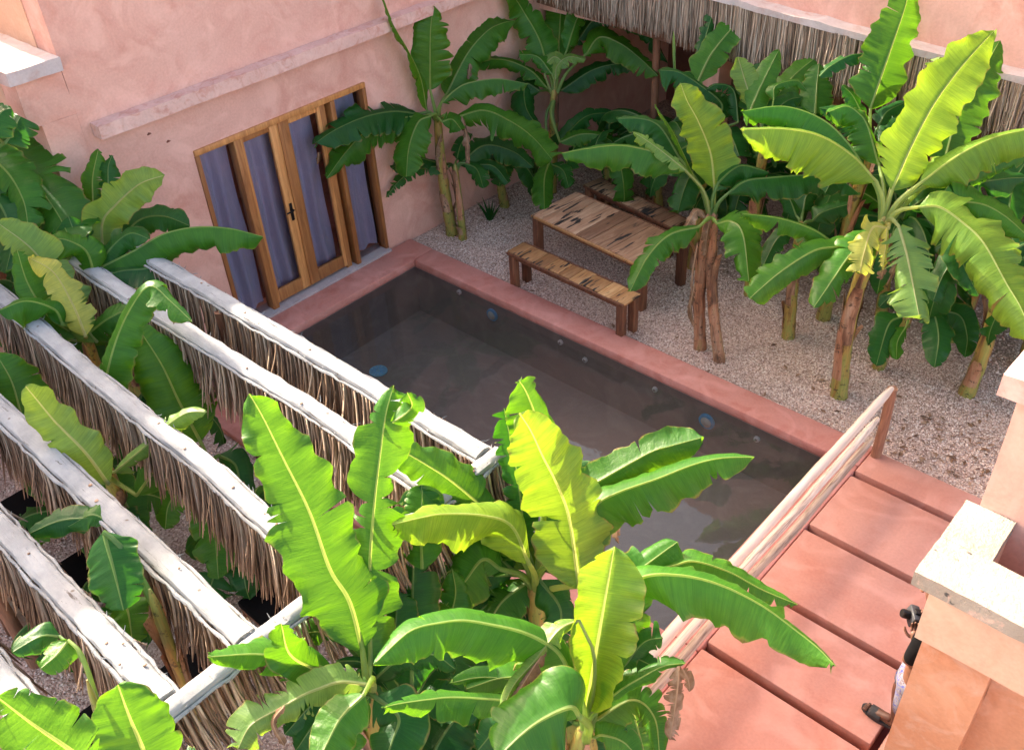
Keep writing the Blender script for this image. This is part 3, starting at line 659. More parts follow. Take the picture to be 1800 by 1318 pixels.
# ------------------------------------------------------------------ banana plants
def spline(P, n):
    P = np.array(P, float); Q = np.vstack([2*P[0]-P[1], P, 2*P[-1]-P[-2]]); out = []; k = len(P)-1
    for i in range(n+1):
        t = i/n*k; j = min(int(t), k-1); u = t-j; a, b, c, d = Q[j:j+4]
        out.append(.5*((2*b)+(-a+c)*u+(2*a-5*b+4*c-d)*u*u+(-a+3*b-3*c+d)*u**3))
    out = np.array(out); s = np.r_[0, np.cumsum(np.linalg.norm(np.diff(out, axis=0), axis=1))]
    ss = np.linspace(0, s[-1], n+1); return np.stack([np.interp(ss, s, out[:, i]) for i in range(3)], 1), s[-1]
def leaf(parent, P, crown, wid, fl, fr, roll, tear, mk, seed, viewup=True, tipw=1.0, hires=True):
    rg = random.Random(seed*7919+13); P = np.array(P, float); n = 54 if hires else 24; rows = 7 if hires else 5; pr = max(.006, min(.016, wid*.045))*.85
    C, L = spline(P, n); T = np.gradient(C, axis=0); T /= np.linalg.norm(T, axis=1)[:, None]
    N = []; pv = None
    for i in range(n+1):
        V = CAM-C[i]; V /= np.linalg.norm(V); b = (V*.62+np.array([0, 0, .72])) if viewup else np.array([0, 0, 1.])
        if not viewup and abs(T[i][2]) > .8: b = b+np.array([-T[0][0], -T[0][1], 0])*1.0
        q = b-T[i]*(b @ T[i]); q /= (np.linalg.norm(q)+1e-6)
        if pv is not None: q = q*.5+pv*.8; q -= T[i]*(q @ T[i]); q /= np.linalg.norm(q)
        pv = q; N.append(q)
    N = np.array(N); S = np.cross(T, N); a = R(roll)
    a += R(rg.uniform(-9, 9)); N, S = N*math.cos(a)+S*math.sin(a), S*math.cos(a)-N*math.sin(a)
    t = np.linspace(0, 1, n+1); W = wid/2*np.minimum(1, (t/.16+.02)**.62)*(1.04-.20*t)*np.maximum(0, 1-np.maximum(0, (t-.5)/.5)**2.3)**.62
    W[-1] = max(W[-1], .004)
    if tear > .1 and rg.random() < .35: W = wid/2*np.minimum(1, (t/.16+.02)**.62)*(1.02-.16*t)*np.maximum(0, 1-np.maximum(0, (t-.7)/.3)**6)**.8
    W[-1] = max(W[-1], .004)
    if abs(fold_ := fl) < 30 and fl > 0: fl += rg.uniform(-10, 16); fr += rg.uniform(-10, 16)
    ph1, ph2 = rg.uniform(0, 6), rg.uniform(0, 6); Vs = []; Fs = []; UV = []; MI = []; s0 = rg.uniform(0, 50)
    wid *= .93; rip = .07*wid; tear = min(1, tear*1.45+.04)
    for sd, fold in ((1, fr), (-1, fl)):
        # strips between tears
        cuts = [0]; x = 0
        while x < n:
            gap = rg.expovariate(1)*n/(1.5+tear*8)+1.8 if tear > 0 else n
            x = x+max(2, int(gap)); cuts.append(min(x, n))
            if x >= n: break
        if cuts[-1] < n: cuts.append(n)
        for ci in range(len(cuts)-1):
            a0, a1 = cuts[ci], cuts[ci+1]
            if a1 <= a0: continue
            flop = len(cuts) > 3 and rg.random() < .12+.22*tear
            v0 = rg.uniform(.08, .6) if rg.random() < tear*.8 else rg.uniform(.45, .95)
            df = (rg.gauss(0, 1)*(9+30*tear) if ci else 0)+(rg.uniform(35, 85) if flop else 0); sh = rg.uniform(-.4, .6)*tear; wk = 1-rg.random()*.10*(.4+tear); base = len(Vs)
            for j in range(a0, a1+1):
                p = C[j].copy(); du = 0
                e = (j-a0)/(a1-a0)
                for r in range(rows+1):
                    v = 0 if r == 0 else (.03 if r == 1 else .03+.97*(r-1)/(rows-1)); k = max(0, (v-v0)/(1-v0+1e-6)); ang = R((fold*(.45+.75*v)*(1 if fold > 0 else 1.9-1.6*t[j])+df*k))
                    if r:
                        h = (pr*(1-.8*t[j]) if r == 1 else max(0, W[j]*wk-pr*(1-.8*t[j]))/(rows-1))
                        p = p+(S[j]*sd*math.cos(ang)-N[j]*math.sin(ang))*h+T[j]*h*.16
                    q = p+N[j]*(rip*v*v*(1.5*mnoise.noise(Vector((t[j]*L*7, ph1*9+sd*5, 0)))+1.2*mnoise.noise(Vector((t[j]*L*19, ph2*9+sd*5, 3)))+.5*math.sin(t[j]*L*12+ph1+sd))+wid*.012*v*abs(math.sin(t[j]*L*38+ph2)))+S[j]*(sd*v**3*W[j]*(.24*mnoise.noise(Vector((t[j]*L*9, ph1*5-sd*7, 1)))+.06*mnoise.noise(Vector((t[j]*L*33, ph1*5-sd*7, 2)))))
                    # strips shrink away from each other past the tear
                    if k > 0 and len(cuts) > 2:
                        q = q+T[j]*(-(e-.5)*k*L/n*(.7+2.0*tear)*(1 if 0 < a0 or e > .5 else 0))+T[j]*(sh*k*W[j]*.3)-np.array([0, 0, 1])*(k*tear*.10*W[j])
                        if e in (0, 1): q = q-(S[j]*sd)*(k*k*W[j]*.05)
                    q = q+N[j]*(pr*.7*(1-.8*t[j])) if r == 0 else q
                    Vs.append(q); UV.append((t[j]*L+s0+v*.05*0, sd*v))
            m = rows+1
            for j in range(a1-a0):
                for r in range(rows):
                    A_, B_, C2, D_ = base+j*m+r, base+j*m+r+1, base+(j+1)*m+r+1, base+(j+1)*m+r
                    Fs.append((A_, B_, C2, D_) if sd > 0 else (D_, C2, B_, A_)); MI.append(1 if r == 0 else 0)
    bl = mesh('leaf', Vs, Fs, [LM[mk], RB[mk]], parent, uv=UV, mi=MI)
    # midrib and petiole
    if crown is not None:
        cw = np.array(crown, float); b0 = C[0]; mid = cw*.5+b0*.5; sag = np.linalg.norm(b0-cw); mid = mid+T[0]*(-.12*sag)+np.array([0, 0, .10*sag])
        pts, _ = spline([cw-np.array([0, 0, .10]), mid, b0], 9); pp = list(pts)+[C[1]-N[1]*pr*.3, C[2]-N[2]*pr*.5, C[4]-N[4]*pr*.8]
        r0 = pr*2.1; rr = [r0+(pr*1.1-r0)*i/9 for i in range(10)]+[pr, pr*.8, pr*.3]
        g = MB(); g.tube(pp, rr, 8 if hires else 5); g.build('leaf_stalk', RB[mk], bl, smooth=True)
    return bl
def trunk(parent, base, top, r0, r1, mat, seed, sheaths=7, name='trunk'):
    rg = random.Random(seed); base = np.array(base, float); top = np.array(top, float); n = 22; pp = []; rr = []
    bow = np.array([rg.uniform(-.05, .05), rg.uniform(-.05, .05), 0])*np.linalg.norm(top-base)
    for i in range(n+1):
        t = i/n; pp.append(base+(top-base)*t+bow*math.sin(t*3.14)); rr.append((r0+(r1-r0)*t)*(1+.05*math.sin(i*1.9+seed))*(1.10 if i == 0 else 1))
    pp[0] = pp[0]-np.array([0, 0, .05])
    g = MB(); g.tube(pp, rr, 16); rr[-2] *= .92; rr[-1] *= .7; pp.append(pp[-1]+(pp[-1]-pp[-2])*.7); rr.append(r1*.2); g = MB(); g.tube(pp, rr, 16); tr = g.build(name, mat, parent, smooth=True)
    for k in range(sheaths):
        t0 = rg.uniform(0, .75); t1 = min(1, t0+rg.uniform(.15, .4)); a0 = rg.uniform(0, 6.28); da = rg.uniform(.8, 2.0); V = []; F = []; m = 7; q = 9
        peel = rg.uniform(0, .05) if rg.random() < .7 else rg.uniform(.05, .12)
        for i in range(q+1):
            t = t0+(t1-t0)*i/q; f = t*n; j = min(int(f), n-1); c = pp[j]+(pp[j+1]-pp[j])*(f-j); r = (rr[j]+(rr[j+1]-rr[j])*(f-j))+.005+peel*(i/q)**3
            wv = da*(1-.75*(i/q)**2)
            for h in range(m+1):
                a = a0+wv*(h/m-.5); V.append(c+np.array([math.cos(a), math.sin(a), 0])*(r+.002*math.sin(h*2.1+seed)))
        for i in range(q):
            for h in range(m): b = i*(m+1)+h; F.append((b, b+1, b+m+2, b+m+1))
        mesh('sheath', V, F, M['sheath'] if rg.random() < .65 else M['stem2'], tr)
    return tr
def dryleaf(parent, P, wid, seed, mk='x', tear=.9):
    return leaf(parent, P, None, wid, 55, 65, 0, tear, mk, seed)

def crown_pt(px, py, spec):
    if isinstance(spec, tuple):
        ax, v = spec; d = ray(px, py); i = 'xyz'.index(ax); return CAM+d*(v-CAM[i])/d[i]
    return atz(px, py, spec)
SEED = [100]
def plant(label, crown, stems, leaves, group='banana plants in the courtyard'):
    """crown: (px, py, spec); stems: list of (base xyz or None, r0, r1, mat, top offset xyz); leaves: (text points, w px, fl, fr, roll, tear, mat, d0, d1, petiole?)"""
    cp = crown_pt(*crown); dc = dep_of(cp)
    b0 = stems[0][0] if stems and stems[0][0] is not None else (cp[0], cp[1], GZ)
    t = thing('banana_plant', label, 'banana plant', tuple(b0), group); off = np.array(b0)
    for k, (b, r0, r1, mt, top) in enumerate(stems):
        bb = np.array(b if b is not None else b0, float); SEED[0] += 1
        trunk(t, bb-off, cp+np.array(top or (0, 0, 0))-off, r0, r1, M[mt], SEED[0])
    # bundle of leaf stalks at the crown
    g = MB()
    for L_ in leaves:
        txt, wpx, fl, fr, roll, tear, mk = L_[:7]; d0 = L_[7] if len(L_) > 7 else 0; d1 = L_[8] if len(L_) > 8 else d0; pet = L_[9] if len(L_) > 9 else 1
        pts = [tuple(map(float, s.split())) for s in txt.split(';')]; n = len(pts); P = []
        for i, p in enumerate(pts):
            q = atd(p[0], p[1], dc+d0+(d1-d0)*i/(n-1))
            if q[0] < .16 and q[1] > -3.85: q = CAM+ray(p[0], p[1])*((.16-CAM[0])/ray(p[0], p[1])[0])
            P.append(q-off)
        SEED[0] += 1
        leaf(t, P, (cp-off) if pet else None, wpx*(dc+(d0+d1)/2)/FPX, fl, fr, roll, tear, mk, SEED[0])
    return t
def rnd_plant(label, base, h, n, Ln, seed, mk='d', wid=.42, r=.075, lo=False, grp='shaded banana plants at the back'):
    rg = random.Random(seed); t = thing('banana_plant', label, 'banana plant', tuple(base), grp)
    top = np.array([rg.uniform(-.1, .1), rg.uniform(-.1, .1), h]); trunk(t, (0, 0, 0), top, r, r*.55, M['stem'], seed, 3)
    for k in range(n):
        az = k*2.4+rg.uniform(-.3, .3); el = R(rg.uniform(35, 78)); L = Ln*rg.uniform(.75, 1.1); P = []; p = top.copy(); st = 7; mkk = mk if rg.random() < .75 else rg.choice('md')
        for i in range(st+1):
            d = np.array([math.cos(az)*math.cos(el), math.sin(az)*math.cos(el), math.sin(el)])
            if i: p = p+d*L/st
            P.append(p.copy()); el -= R(rg.uniform(8, 22))*(1+.15*i)
        q = P[1]; leaf(t, P[1:], top, wid*rg.uniform(.8, 1.15), rg.uniform(5, 40), rg.uniform(5, 40), rg.uniform(-20, 20), rg.uniform(.1, .6), mkk, seed*31+k, viewup=False, hires=False)
    return t
#LEAFDATA
exec_plants = True
# --- by the door
plant('tall banana plant with two stems right of the wooden door', (769, 205, ('y', .86)), [((.33, .86, GZ), .085, .05, 'stem', None)], [
 ('750 194;740 140;718 90;695 50;668 -15', 34, 10, 25, 30, .15, 'm', 0, -.2),
 ('756 158;756 83;758 40;762 10', 78, 10, 15, 0, .35, 'm', .1, .4),
 ('784 167;820 97;854 57;880 42;906 36', 72, 15, 30, 0, .3, 'm', .2, .5),
 ('777 180;795 162;820 147;867 139;900 142;928 148', 62, 80, 50, 0, .15, 'm', -.1, -.3),
 ('802 206;850 194;895 212;935 240;971 281', 86, 25, 50, 0, .3, 'm', -.1, -.4),
 ('777 214;795 210;811 228', 46, 30, 40, 0, .3, 'm', -.2, -.3),
 ('757 204;735 215;719 258;714 311', 76, 15, 20, 0, .15, 'm', -.2, -.5),
 ('747 204;700 208;650 226;610 265;574 314', 82, 62, 22, 0, .3, 'm', -.1, -.3),
 ('735 200;690 196;640 206;590 228;554 252', 70, 45, 12, 0, .6, 'd', .05, 0),
 ('826 112;823 140', 12, 30, 30, 0, .9, 'x', .1, .1, 0), ('812 205;820 240;824 288', 22, 50, 60, 0, .9, 'x', -.2, -.25, 0), ('560 268;558 290', 12, 50, 50, 0, .9, 'x', -.3, -.3, 0),
 ('776 235;768 262;771 300', 16, 60, 60, 0, .9, 'x', 0, 0, 0)], 'banana plants in the courtyard')
plant('slender young banana stem leaning beside the taller one near the door', (800, 293, ('y', .88)), [((.53, .86, GZ), .06, .035, 'stem', None)], [
 ('792 292;740 296;705 315;678 348', 30, 30, 30, 0, .5, 'd', .1, .2), ('780 290;730 278;688 296', 34, 30, 30, 0, .4, 'd', .25, .3),
 ('807 290;850 256;901 266;938 295', 62, 30, 40, 0, .3, 'd', .1, .1), ('817 287;838 298;850 331', 44, 30, 40, 0, .3, 'd', 0, -.1),
 ('830 290;867 292;894 322', 34, 30, 40, 0, .3, 'd', .1, 0), ('803 280;812 250;830 235', 30, 10, 20, 0, .3, 'd', .1, .3)])
# --- back left corner
plant('tall banana plant in the far corner before the straw eaves', (974, 163, ('y', 2.5)), [((.62, 2.6, GZ), .09, .055, 'stem', None)], [
 ('962 120;948 70;920 20;888 -30', 62, 15, 20, 0, .25, 'm', 0, -.2), ('982 105;984 50;988 -10;992 -50', 66, 15, 15, 0, .2, 'm', .1, .3),
 ('996 90;1012 40;1030 0;1050 -40', 40, 10, 30, 0, .15, 'm', 0, 0), ('1028 98;1053 66;1089 76;1125 103;1157 134', 66, 20, 50, 0, .35, 'm', 0, -.4),
 ('1010 80;1045 34;1089 27;1133 49;1174 112', 50, 30, 40, 0, .4, 'd', .3, 0), ('962 155;934 125;894 107;860 104;822 104', 42, 60, 30, 0, .5, 'm', 0, 0),
 ('970 130;945 100;912 96', 34, 30, 20, 0, .5, 'm', -.1, -.2), ('950 160;924 148;925 190;952 232', 66, 30, 40, 0, .2, 'd', .2, .1),
 ('985 160;1040 124;1090 112;1125 118', 52, 30, 40, 0, .2, 'd', .3, .2), ('984 250;1030 205;1085 198', 40, 20, 40, 0, .2, 'd', 0, .2),
 ('984 250;1021 236;1060 240;1098 266', 44, 30, 40, 0, .2, 'm', -.1, -.2), ('966 284;957 315;957 375', 54, 20, 25, 0, .35, 'm', -.2, -.6, 0),
 ('968 288;990 300;1000 330', 40, 20, 25, 0, .3, 'd', 0, -.2), ('976 140;980 115;1000 100;1030 105', 30, 20, 25, 0, .3, 'p', -.1, -.1), ('955 118;975 100;1000 120', 30, 20, 25, 0, .3, 'p', -.1, -.1)])
# --- middle clump by the table
plant('banana plant with pale rolled top leaf and two brown stems right of the table', (1252, 380, ('y', .72)), [((4.42, .73, GZ), .07, .05, 'stem2', (-.03, 0, 0)), ((4.71, .67, GZ), .065, .045, 'stem2', (.02, 0, 0))], [
 ('1256 330;1249 270;1228 215;1208 178;1196 146', 96, -12, -10, 10, 0, 'y', 0, -.2), ('1246 353;1218 307;1184 235;1151 184', 40, -20, 40, 25, .05, 'm', 0, -.1),
 ('1205 300;1170 274;1098 256;1034 261;986 270', 96, 38, 82, 0, .05, 'm', -.1, -.3), ('1196 280;1161 224;1127 209;1083 209', 66, 30, 40, 0, .15, 'd', .15, .2),
 ('1206 300;1166 268;1135 246;1112 232', 34, 30, 30, 0, 1, 'p', -.2, -.2), ('1262 322;1285 300;1308 291;1352 303', 60, 80, 38, 0, .1, 'd', -.1, -.1),
 ('1280 340;1310 318;1356 312;1422 308;1475 316;1512 342', 82, 82, 40, 0, .25, 'd', -.15, -.2), ('1230 398;1178 412;1139 451;1107 513', 66, 20, 30, 0, .4, 'm', -.2, -.5),
 ('1260 393;1285 389;1306 412;1317 498', 90, 22, 30, 0, .3, 'm', -.2, -.6),
 ('1240 385;1225 370;1205 400;1180 436', 26, 40, 40, 0, .9, 'x', -.1, -.2, 0), ('1250 385;1245 400;1238 450', 26, 50, 50, 0, .9, 'x', -.1, -.1, 0), ('1262 385;1285 400;1290 440', 20, 50, 50, 0, .9, 'x', -.1, -.1, 0),
 ('1226 430;1218 480;1215 520', 8, 50, 50, 0, .9, 'x', -.25, -.25, 0), ('1221 500;1214 540;1222 580', 16, 50, 50, 0, .9, 'x', -.25, -.25, 0)])
plant('slim banana plant with a green yellow stem behind the middle clump', (1408, 395, ('y', 1.55)), [((5.07, 1.53, GZ), .075, .045, 'stem', None)], [
 ('1428 388;1448 372;1495 358', 50, 30, 40, 0, .2, 'd', .1, 0), ('1412 400;1424 425;1428 462', 40, 30, 30, 0, .2, 'm', -.1, -.3), ('1400 380;1388 350;1370 330', 46, 20, 30, 0, .2, 'd', .1, .1),
 ('1412 370;1420 340;1450 320', 46, 20, 30, 0, .2, 'd', .2, .3), ('1392 400;1366 420;1340 470', 40, 20, 30, 0, .2, 'd', 0, -.1)])
plant('big sunlit banana plant with thick yellow brown stem nearest the railing end', (1551, 392, ('y', .95)), [((6.01, .91, GZ), .088, .06, 'stem', None), ((5.90, 1.02, GZ), .05, .035, 'stem', (-.1, .05, -.9))], [
 ('1568 335;1603 256;1644 180;1695 112;1748 54', 112, -8, 18, 0, .05, 'y', 0, .1), ('1655 300;1681 213;1724 132;1757 72', 96, 10, 12, 0, .1, 'm', .3, .5),
 ('1540 318;1502 276;1444 240;1378 227;1302 228', 150, 42, 84, 0, .2, 'y', -.1, -.4), ('1524 300;1489 249;1444 209;1378 187;1302 196', 130, 48, 84, 0, .3, 'm', .15, .1),
 ('1545 290;1525 221;1508 198;1487 187;1456 197', 80, 40, 60, 0, .3, 'm', .3, .3), ('1607 214;1623 170;1640 123;1652 100', 70, 20, 20, 0, .7, 'p', .3, .3),
 ('1618 322;1666 285;1709 259;1756 239;1815 226', 128, 82, 45, 0, .15, 'y', -.1, -.3), ('1650 320;1701 302;1767 282;1812 268', 60, 30, 50, 0, .3, 'm', .1, .1),
 ('1615 364;1652 364;1695 393;1730 428;1769 498;1796 544;1820 610', 128, 20, 45, 0, .3, 'y', -.2, -.8), ('1580 398;1594 447;1606 506;1617 562', 104, 15, 15, 0, .75, 'p', -.25, -.6),
 ('1562 402;1535 400;1520 440;1511 480', 68, 20, 20, 0, .6, 'Y', -.2, -.35), ('1545 402;1497 445;1462 494;1430 541', 84, 25, 25, 0, .25, 'm', -.1, -.35),
 ('1520 425;1470 434;1431 441;1372 478;1317 525', 76, 45, 25, 0, .15, 'm', 0, -.2), ('1495 440;1470 430;1431 404;1372 384;1300 375', 66, 48, 80, 0, .8, 'm', .1, .0),
 ('1600 366;1629 348;1663 344;1679 362', 70, 30, 50, 0, .1, 'd', .15, .1), ('1560 400;1556 440;1552 475', 22, 50, 50, 0, .9, 'Y', -.25, -.3, 0), ('1566 410;1560 450;1548 492', 24, 50, 50, 0, .9, 'x', -.2, -.2, 0), ('1580 440;1572 470;1560 500', 16, 50, 50, 0, .9, 'x', -.2, -.2, 0)])
plant('low dark young banana plant on the gravel behind the big sunlit one', (1598, 560, ('y', 1.6)), [((6.1, 1.62, GZ), .07, .05, 'stem', None)], [
 ('1585 556;1562 572;1540 643', 58, 20, 20, 0, .1, 'd', 0, -.3), ('1610 548;1637 544;1650 590;1643 646', 62, 20, 20, 0, .1, 'd', 0, -.3), ('1620 548;1683 552;1700 590;1696 628', 58, 20, 20, 0, .1, 'd', .1, -.1),
 ('1592 575;1578 600;1576 632', 36, 20, 20, 0, .1, 'm', -.1, -.3), ('1625 545;1680 535;1722 572', 44, 20, 20, 0, .1, 'd', .2, .1), ('1605 545;1625 500;1655 470', 60, 10, 30, 0, .2, 'd', .1, .3), ('1590 545;1570 520;1545 540', 40, 10, 30, 0, .2, 'd', .1, .2)])
plant('banana plant at the right edge with arched leaves in half shade', (1765, 440, ('y', 1.7)), [((7.0, 1.75, GZ), .085, .05, 'stem', None)], [
 ('1730 400;1683 360;1724 358;1767 380;1812 420', 88, 30, 50, 0, .3, 'm', -.2, -.4), ('1760 400;1720 330;1760 315;1812 312', 84, 30, 50, 0, .1, 'd', .2, .1), ('1750 420;1710 400;1690 450;1720 520', 70, 20, 30, 0, .2, 'd', .1, 0),
 ('1770 400;1780 330;1800 290;1830 260', 80, 20, 30, 0, .2, 'd', .3, .5), ('1780 440;1810 430;1840 470', 70, 20, 30, 0, .2, 'd', 0, -.1), ('1745 430;1700 430;1660 480;1640 530', 66, 20, 30, 0, .2, 'd', .2, .1)])
plant('tall banana plant with an upright leaf crossing the straw eaves', (1530, 260, ('y', 2.1)), [((5.2, 2.1, GZ), .08, .05, 'stem', None)], [
 ('1530 192;1547 142;1573 67;1592 10;1600 -30', 96, 10, 15, 0, .1, 'm', 0, -.2), ('1440 135;1462 115;1498 97;1533 96', 34, 60, 30, 0, .7, 'd', .1, .1, 0), ('1545 220;1560 196;1592 180', 44, 30, 40, 0, .2, 'd', 0, 0),
 ('1515 240;1480 200;1440 190', 50, 30, 40, 0, .2, 'd', 0, 0), ('1545 250;1590 215;1640 230', 60, 30, 40, 0, .2, 'd', .1, 0), ('1522 215;1500 170;1480 150', 40, 20, 20, 0, .2, 'd', .1, .1), ('1520 270;1480 290;1450 340', 60, 20, 30, 0, .2, 'd', 0, -.2)])
plant('banana plant of upright fresh leaves before the pink column', (1345, 250, ('y', 2.0)), [((4.3, 2.0, GZ), .08, .05, 'stem', None)], [
 ('1326 190;1311 147;1297 100', 52, -15, -15, 0, 0, 'p', 0, 0), ('1318 196;1338 151;1369 88', 50, 20, 10, 0, .05, 'm', -.1, 0), ('1350 186;1400 129;1458 84', 54, 20, 10, 0, .05, 'm', .1, .2), ('1433 200;1436 150;1440 112', 66, 10, 10, 0, .05, 'm', -.1, 0),
 ('1360 175;1364 151;1400 142;1419 160', 30, 50, 40, 0, .1, 'm', -.2, -.2), ('1330 200;1322 150;1340 110', 50, 20, 10, 0, .1, 'd', .2, .3), ('1360 230;1400 190;1450 200', 60, 30, 30, 0, .1, 'd', 0, 0), ('1340 220;1380 180;1410 170', 44, 20, 30, 0, .1, 'd', -.05, 0)])
plant('blue green banana plant between table and pink column', (1238, 235, ('y', 2.1)), [((3.4, 2.1, GZ), .08, .05, 'stem', None)], [
 ('1260 215;1269 183;1231 150;1192 127;1157 124', 76, 30, 60, 0, .3, 'd', -.1, -.3), ('1298 215;1290 160;1262 148;1241 158', 44, 30, 50, 0, .5, 'd', -.2, -.2), ('1224 150;1249 98;1284 53;1336 -8', 56, 10, 20, 0, .15, 'm', 0, .1),
 ('1228 120;1240 67;1258 8', 36, 10, 20, 0, .7, 'd', .1, .2), ('1187 175;1184 120;1184 56', 9, -60, -60, 0, 0, 'p', .1, .1), ('1265 230;1285 240;1300 275', 70, 20, 30, 0, .2, 'd', -.1, -.3), ('1220 250;1190 270;1180 310', 60, 20, 30, 0, .2, 'd', 0, -.2),
 ('1240 260;1260 290;1280 330', 60, 20, 30, 0, .2, 'd', 0, -.2)])
for k, (x, y, h, n, L, lab) in enumerate((
 (1.5, 2.75, .9, 9, 1.3, 'low shaded banana plant left behind the far bench'), (2.3, 2.95, 1.1, 9, 1.3, 'shaded banana plant behind the far end of the table'), (3.1, 2.8, 1.0, 9, 1.3, 'shaded banana plant behind the right end of the table'),
 (3.9, 2.7, 1.1, 9, 1.3, 'dark banana plant below the pink column'), (4.9, 2.75, 1.2, 9, 1.4, 'dark banana plant behind the slim stemmed one'), (5.7, 2.55, 1.2, 9, 1.4, 'dark banana plant under the straw eaves behind the sunlit one'),
 (6.5, 2.6, 1.2, 9, 1.4, 'dark banana plant at the right under the straw eaves'), (7.3, 2.5, 1.1, 9, 1.4, 'dark banana plant in the far right corner of the gravel'), (.35, 1.9, .7, 6, .9, 'low banana sapling against the pink wall in the corner'))):
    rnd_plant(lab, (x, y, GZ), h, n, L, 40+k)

# --- left group around and under the slats
plant('banana plant at the upper left with a broad leaf beside the wall corner', (-50, 330, ('y', -4.3)), [(None, .09, .06, 'stem', None)], [
 ('-30 225;23 266;58 315;101 376;128 430', 150, 22, 30, 0, .35, 'm', -.2, -1.0), ('-40 260;10 300;40 350;50 400', 110, 25, 30, 0, .3, 'm', -.7, -1.0), ('-40 330;0 360;20 420;10 480', 110, 25, 30, 0, .3, 'd', -.8, -1.1), ('10 250;20 235;36 205', 66, 30, 30, 0, .2, 'd', .3, .3), ('-30 300;10 330;30 420', 80, 20, 30, 0, .2, 'd', .2, 0), ('-20 240;0 200;20 190', 60, 20, 30, 0, .2, 'd', .5, .6),
 ('-20 340;20 420;30 500', 90, 20, 30, 0, .2, 'd', .1, -.1), ('0 360;60 420;110 470', 60, 20, 30, 0, .2, 'd', .3, .2)])
plant('banana plant with rolled bright leaf against the pink wall at left', (172, 470, ('y', -3.98)), [(None, .08, .05, 'stem', None)], [
 ('164 405;163 350;163 310;173 262', 56, 15, 15, 0, .3, 'm', .1, .0), ('187 370;190 330;190 295;197 273', 52, 15, 15, 0, .8, 'd', .05, 0), ('182 455;180 393;202 362;245 324;290 308', 74, -25, 30, 10, 0, 'p', -.2, -.5),
 ('160 478;236 440;288 411;346 399;404 402;462 416', 124, 86, 46, 0, .15, 'm', -.5, -.7), ('300 462;255 472;205 478;160 500', 84, 20, 40, 0, .2, 'd', -.5, -.6, 0), ('165 480;150 440;110 420;75 425', 84, 30, 40, 0, .3, 'm', -.6, -.9), ('170 470;200 430;230 410;262 420', 70, 30, 40, 0, .2, 'd', -.5, -.6), ('165 470;140 430;120 380', 70, 20, 20, 0, .3, 'd', -.4, -.5), ('200 440;240 390;285 380;334 397', 66, 20, 40, 0, .05, 'd', .1, .1), ('150 475;130 462;156 432;185 440', 60, 20, 40, 0, .1, 'm', -.4, -.4),
 ('180 480;230 450;290 460', 60, 30, 40, 0, .3, 'd', .0, -.1), ('150 480;120 440;80 430', 70, 30, 40, 0, .2, 'm', 0, 0), ('170 500;150 530;160 570', 60, 30, 40, 0, .2, 'd', 0, -.1), ('190 500;240 520;270 560', 50, 30, 40, 0, .2, 'm', 0, -.1)])
plant('banana plant with crumpled yellow green leaves at the left edge', (150, 590, ('y', -4.55)), [(None, .08, .05, 'stem', None)], [
 ('150 590;190 560;230 545;260 560', 70, 30, 40, 0, .3, 'm', -.3, -.5), ('140 590;90 560;50 500;30 440', 84, 20, 30, 0, .3, 'm', -.3, -.5), ('130 560;95 500;58 440;-12 386', 100, 25, 30, 0, .4, 'p', -.2, -.4), ('150 590;130 540;95 480;50 452', 70, 40, 30, 0, .5, 'Y', -.5, -.6), ('170 600;140 560;120 520', 70, 30, 30, 0, .3, 'p', -.3, -.4),
 ('110 570;94 543;45 529;-5 547', 110, 50, 70, 0, .1, 'm', -.5, -.8), ('130 600;84 560;30 470', 60, 20, 20, 0, .2, 'd', .3, .3), ('150 600;200 560;230 580', 60, 20, 20, 0, .2, 'm', .2, .3), ('140 600;60 590;20 620', 70, 20, 20, 0, .2, 'd', .2, .2)])
plant('banana plant with tall folded blue green leaf between two beams', (176, 800, ('y', -5.15)), [(None, .085, .05, 'stem', None)], [
 ('175 785;181 700;197 620;225 550;262 503;300 530;338 566', 92, 25, 25, 0, .3, 'm', -.1, -.5), ('190 850;150 795;98 742;66 704;45 679', 96, 30, 40, 0, .05, 'p', -.9, -1.25), ('145 730;140 711;84 634', 76, 20, 20, 0, .1, 'd', .3, .3),
 ('150 800;110 760;60 740;10 760', 90, 30, 40, 0, .2, 'm', .2, .1), ('60 800;40 740;21 672;-8 620', 124, 20, 40, 0, .1, 'm', -.1, -.1), ('200 830;272 770;297 745;330 725;364 724', 62, 40, 50, 0, .5, 'p', -.8, -1.0), ('240 870;262 840;290 812;314 808;347 824', 84, 30, 60, 0, .1, 'm', -.6, -.8), ('150 830;100 850;40 830', 80, 20, 30, 0, .1, 'd', .4, .4), ('190 830;230 900;240 940', 70, 20, 30, 0, .1, 'm', .4, .3)])
plant('banana plant with one broad upright leaf patched with light between the straw', (372, 830, ('y', -4.62)), [(None, .08, .05, 'stem', None)], [
 ('352 775;314 704;286 644;255 595;237 570', 142, 10, 12, 0, .02, 'm', 0, -.1), ('385 800;415 820;425 880', 80, 20, 30, 0, .1, 'd', .1, 0), ('375 850;376 914;380 960;384 1017', 106, 15, 15, 0, .15, 'm', .1, -.1), ('390 870;430 940;428 1020', 56, 15, 15, 0, .1, 'd', .3, .2), ('350 840;300 880;290 930', 70, 20, 30, 0, .1, 'm', .3, .3)])
plant('banana plant with large blue green leaf hanging under the left beams', (268, 1050, ('y', -5.82)), [(None, .055, .03, 'stem', None)], [
 ('182 935;188 960;199 999;217 1072', 116, 15, 20, 0, .15, 'd', 0, -.1), ('215 1050;226 1080;233 1132', 70, 15, 20, 0, .1, 'm', .3, .2, 0), ('170 910;106 915;46 940', 60, 20, 30, 0, .1, 'd', .5, .5, 0), ('190 915;160 905;120 925', 50, 20, 30, 0, .1, 'm', .5, .5, 0)])
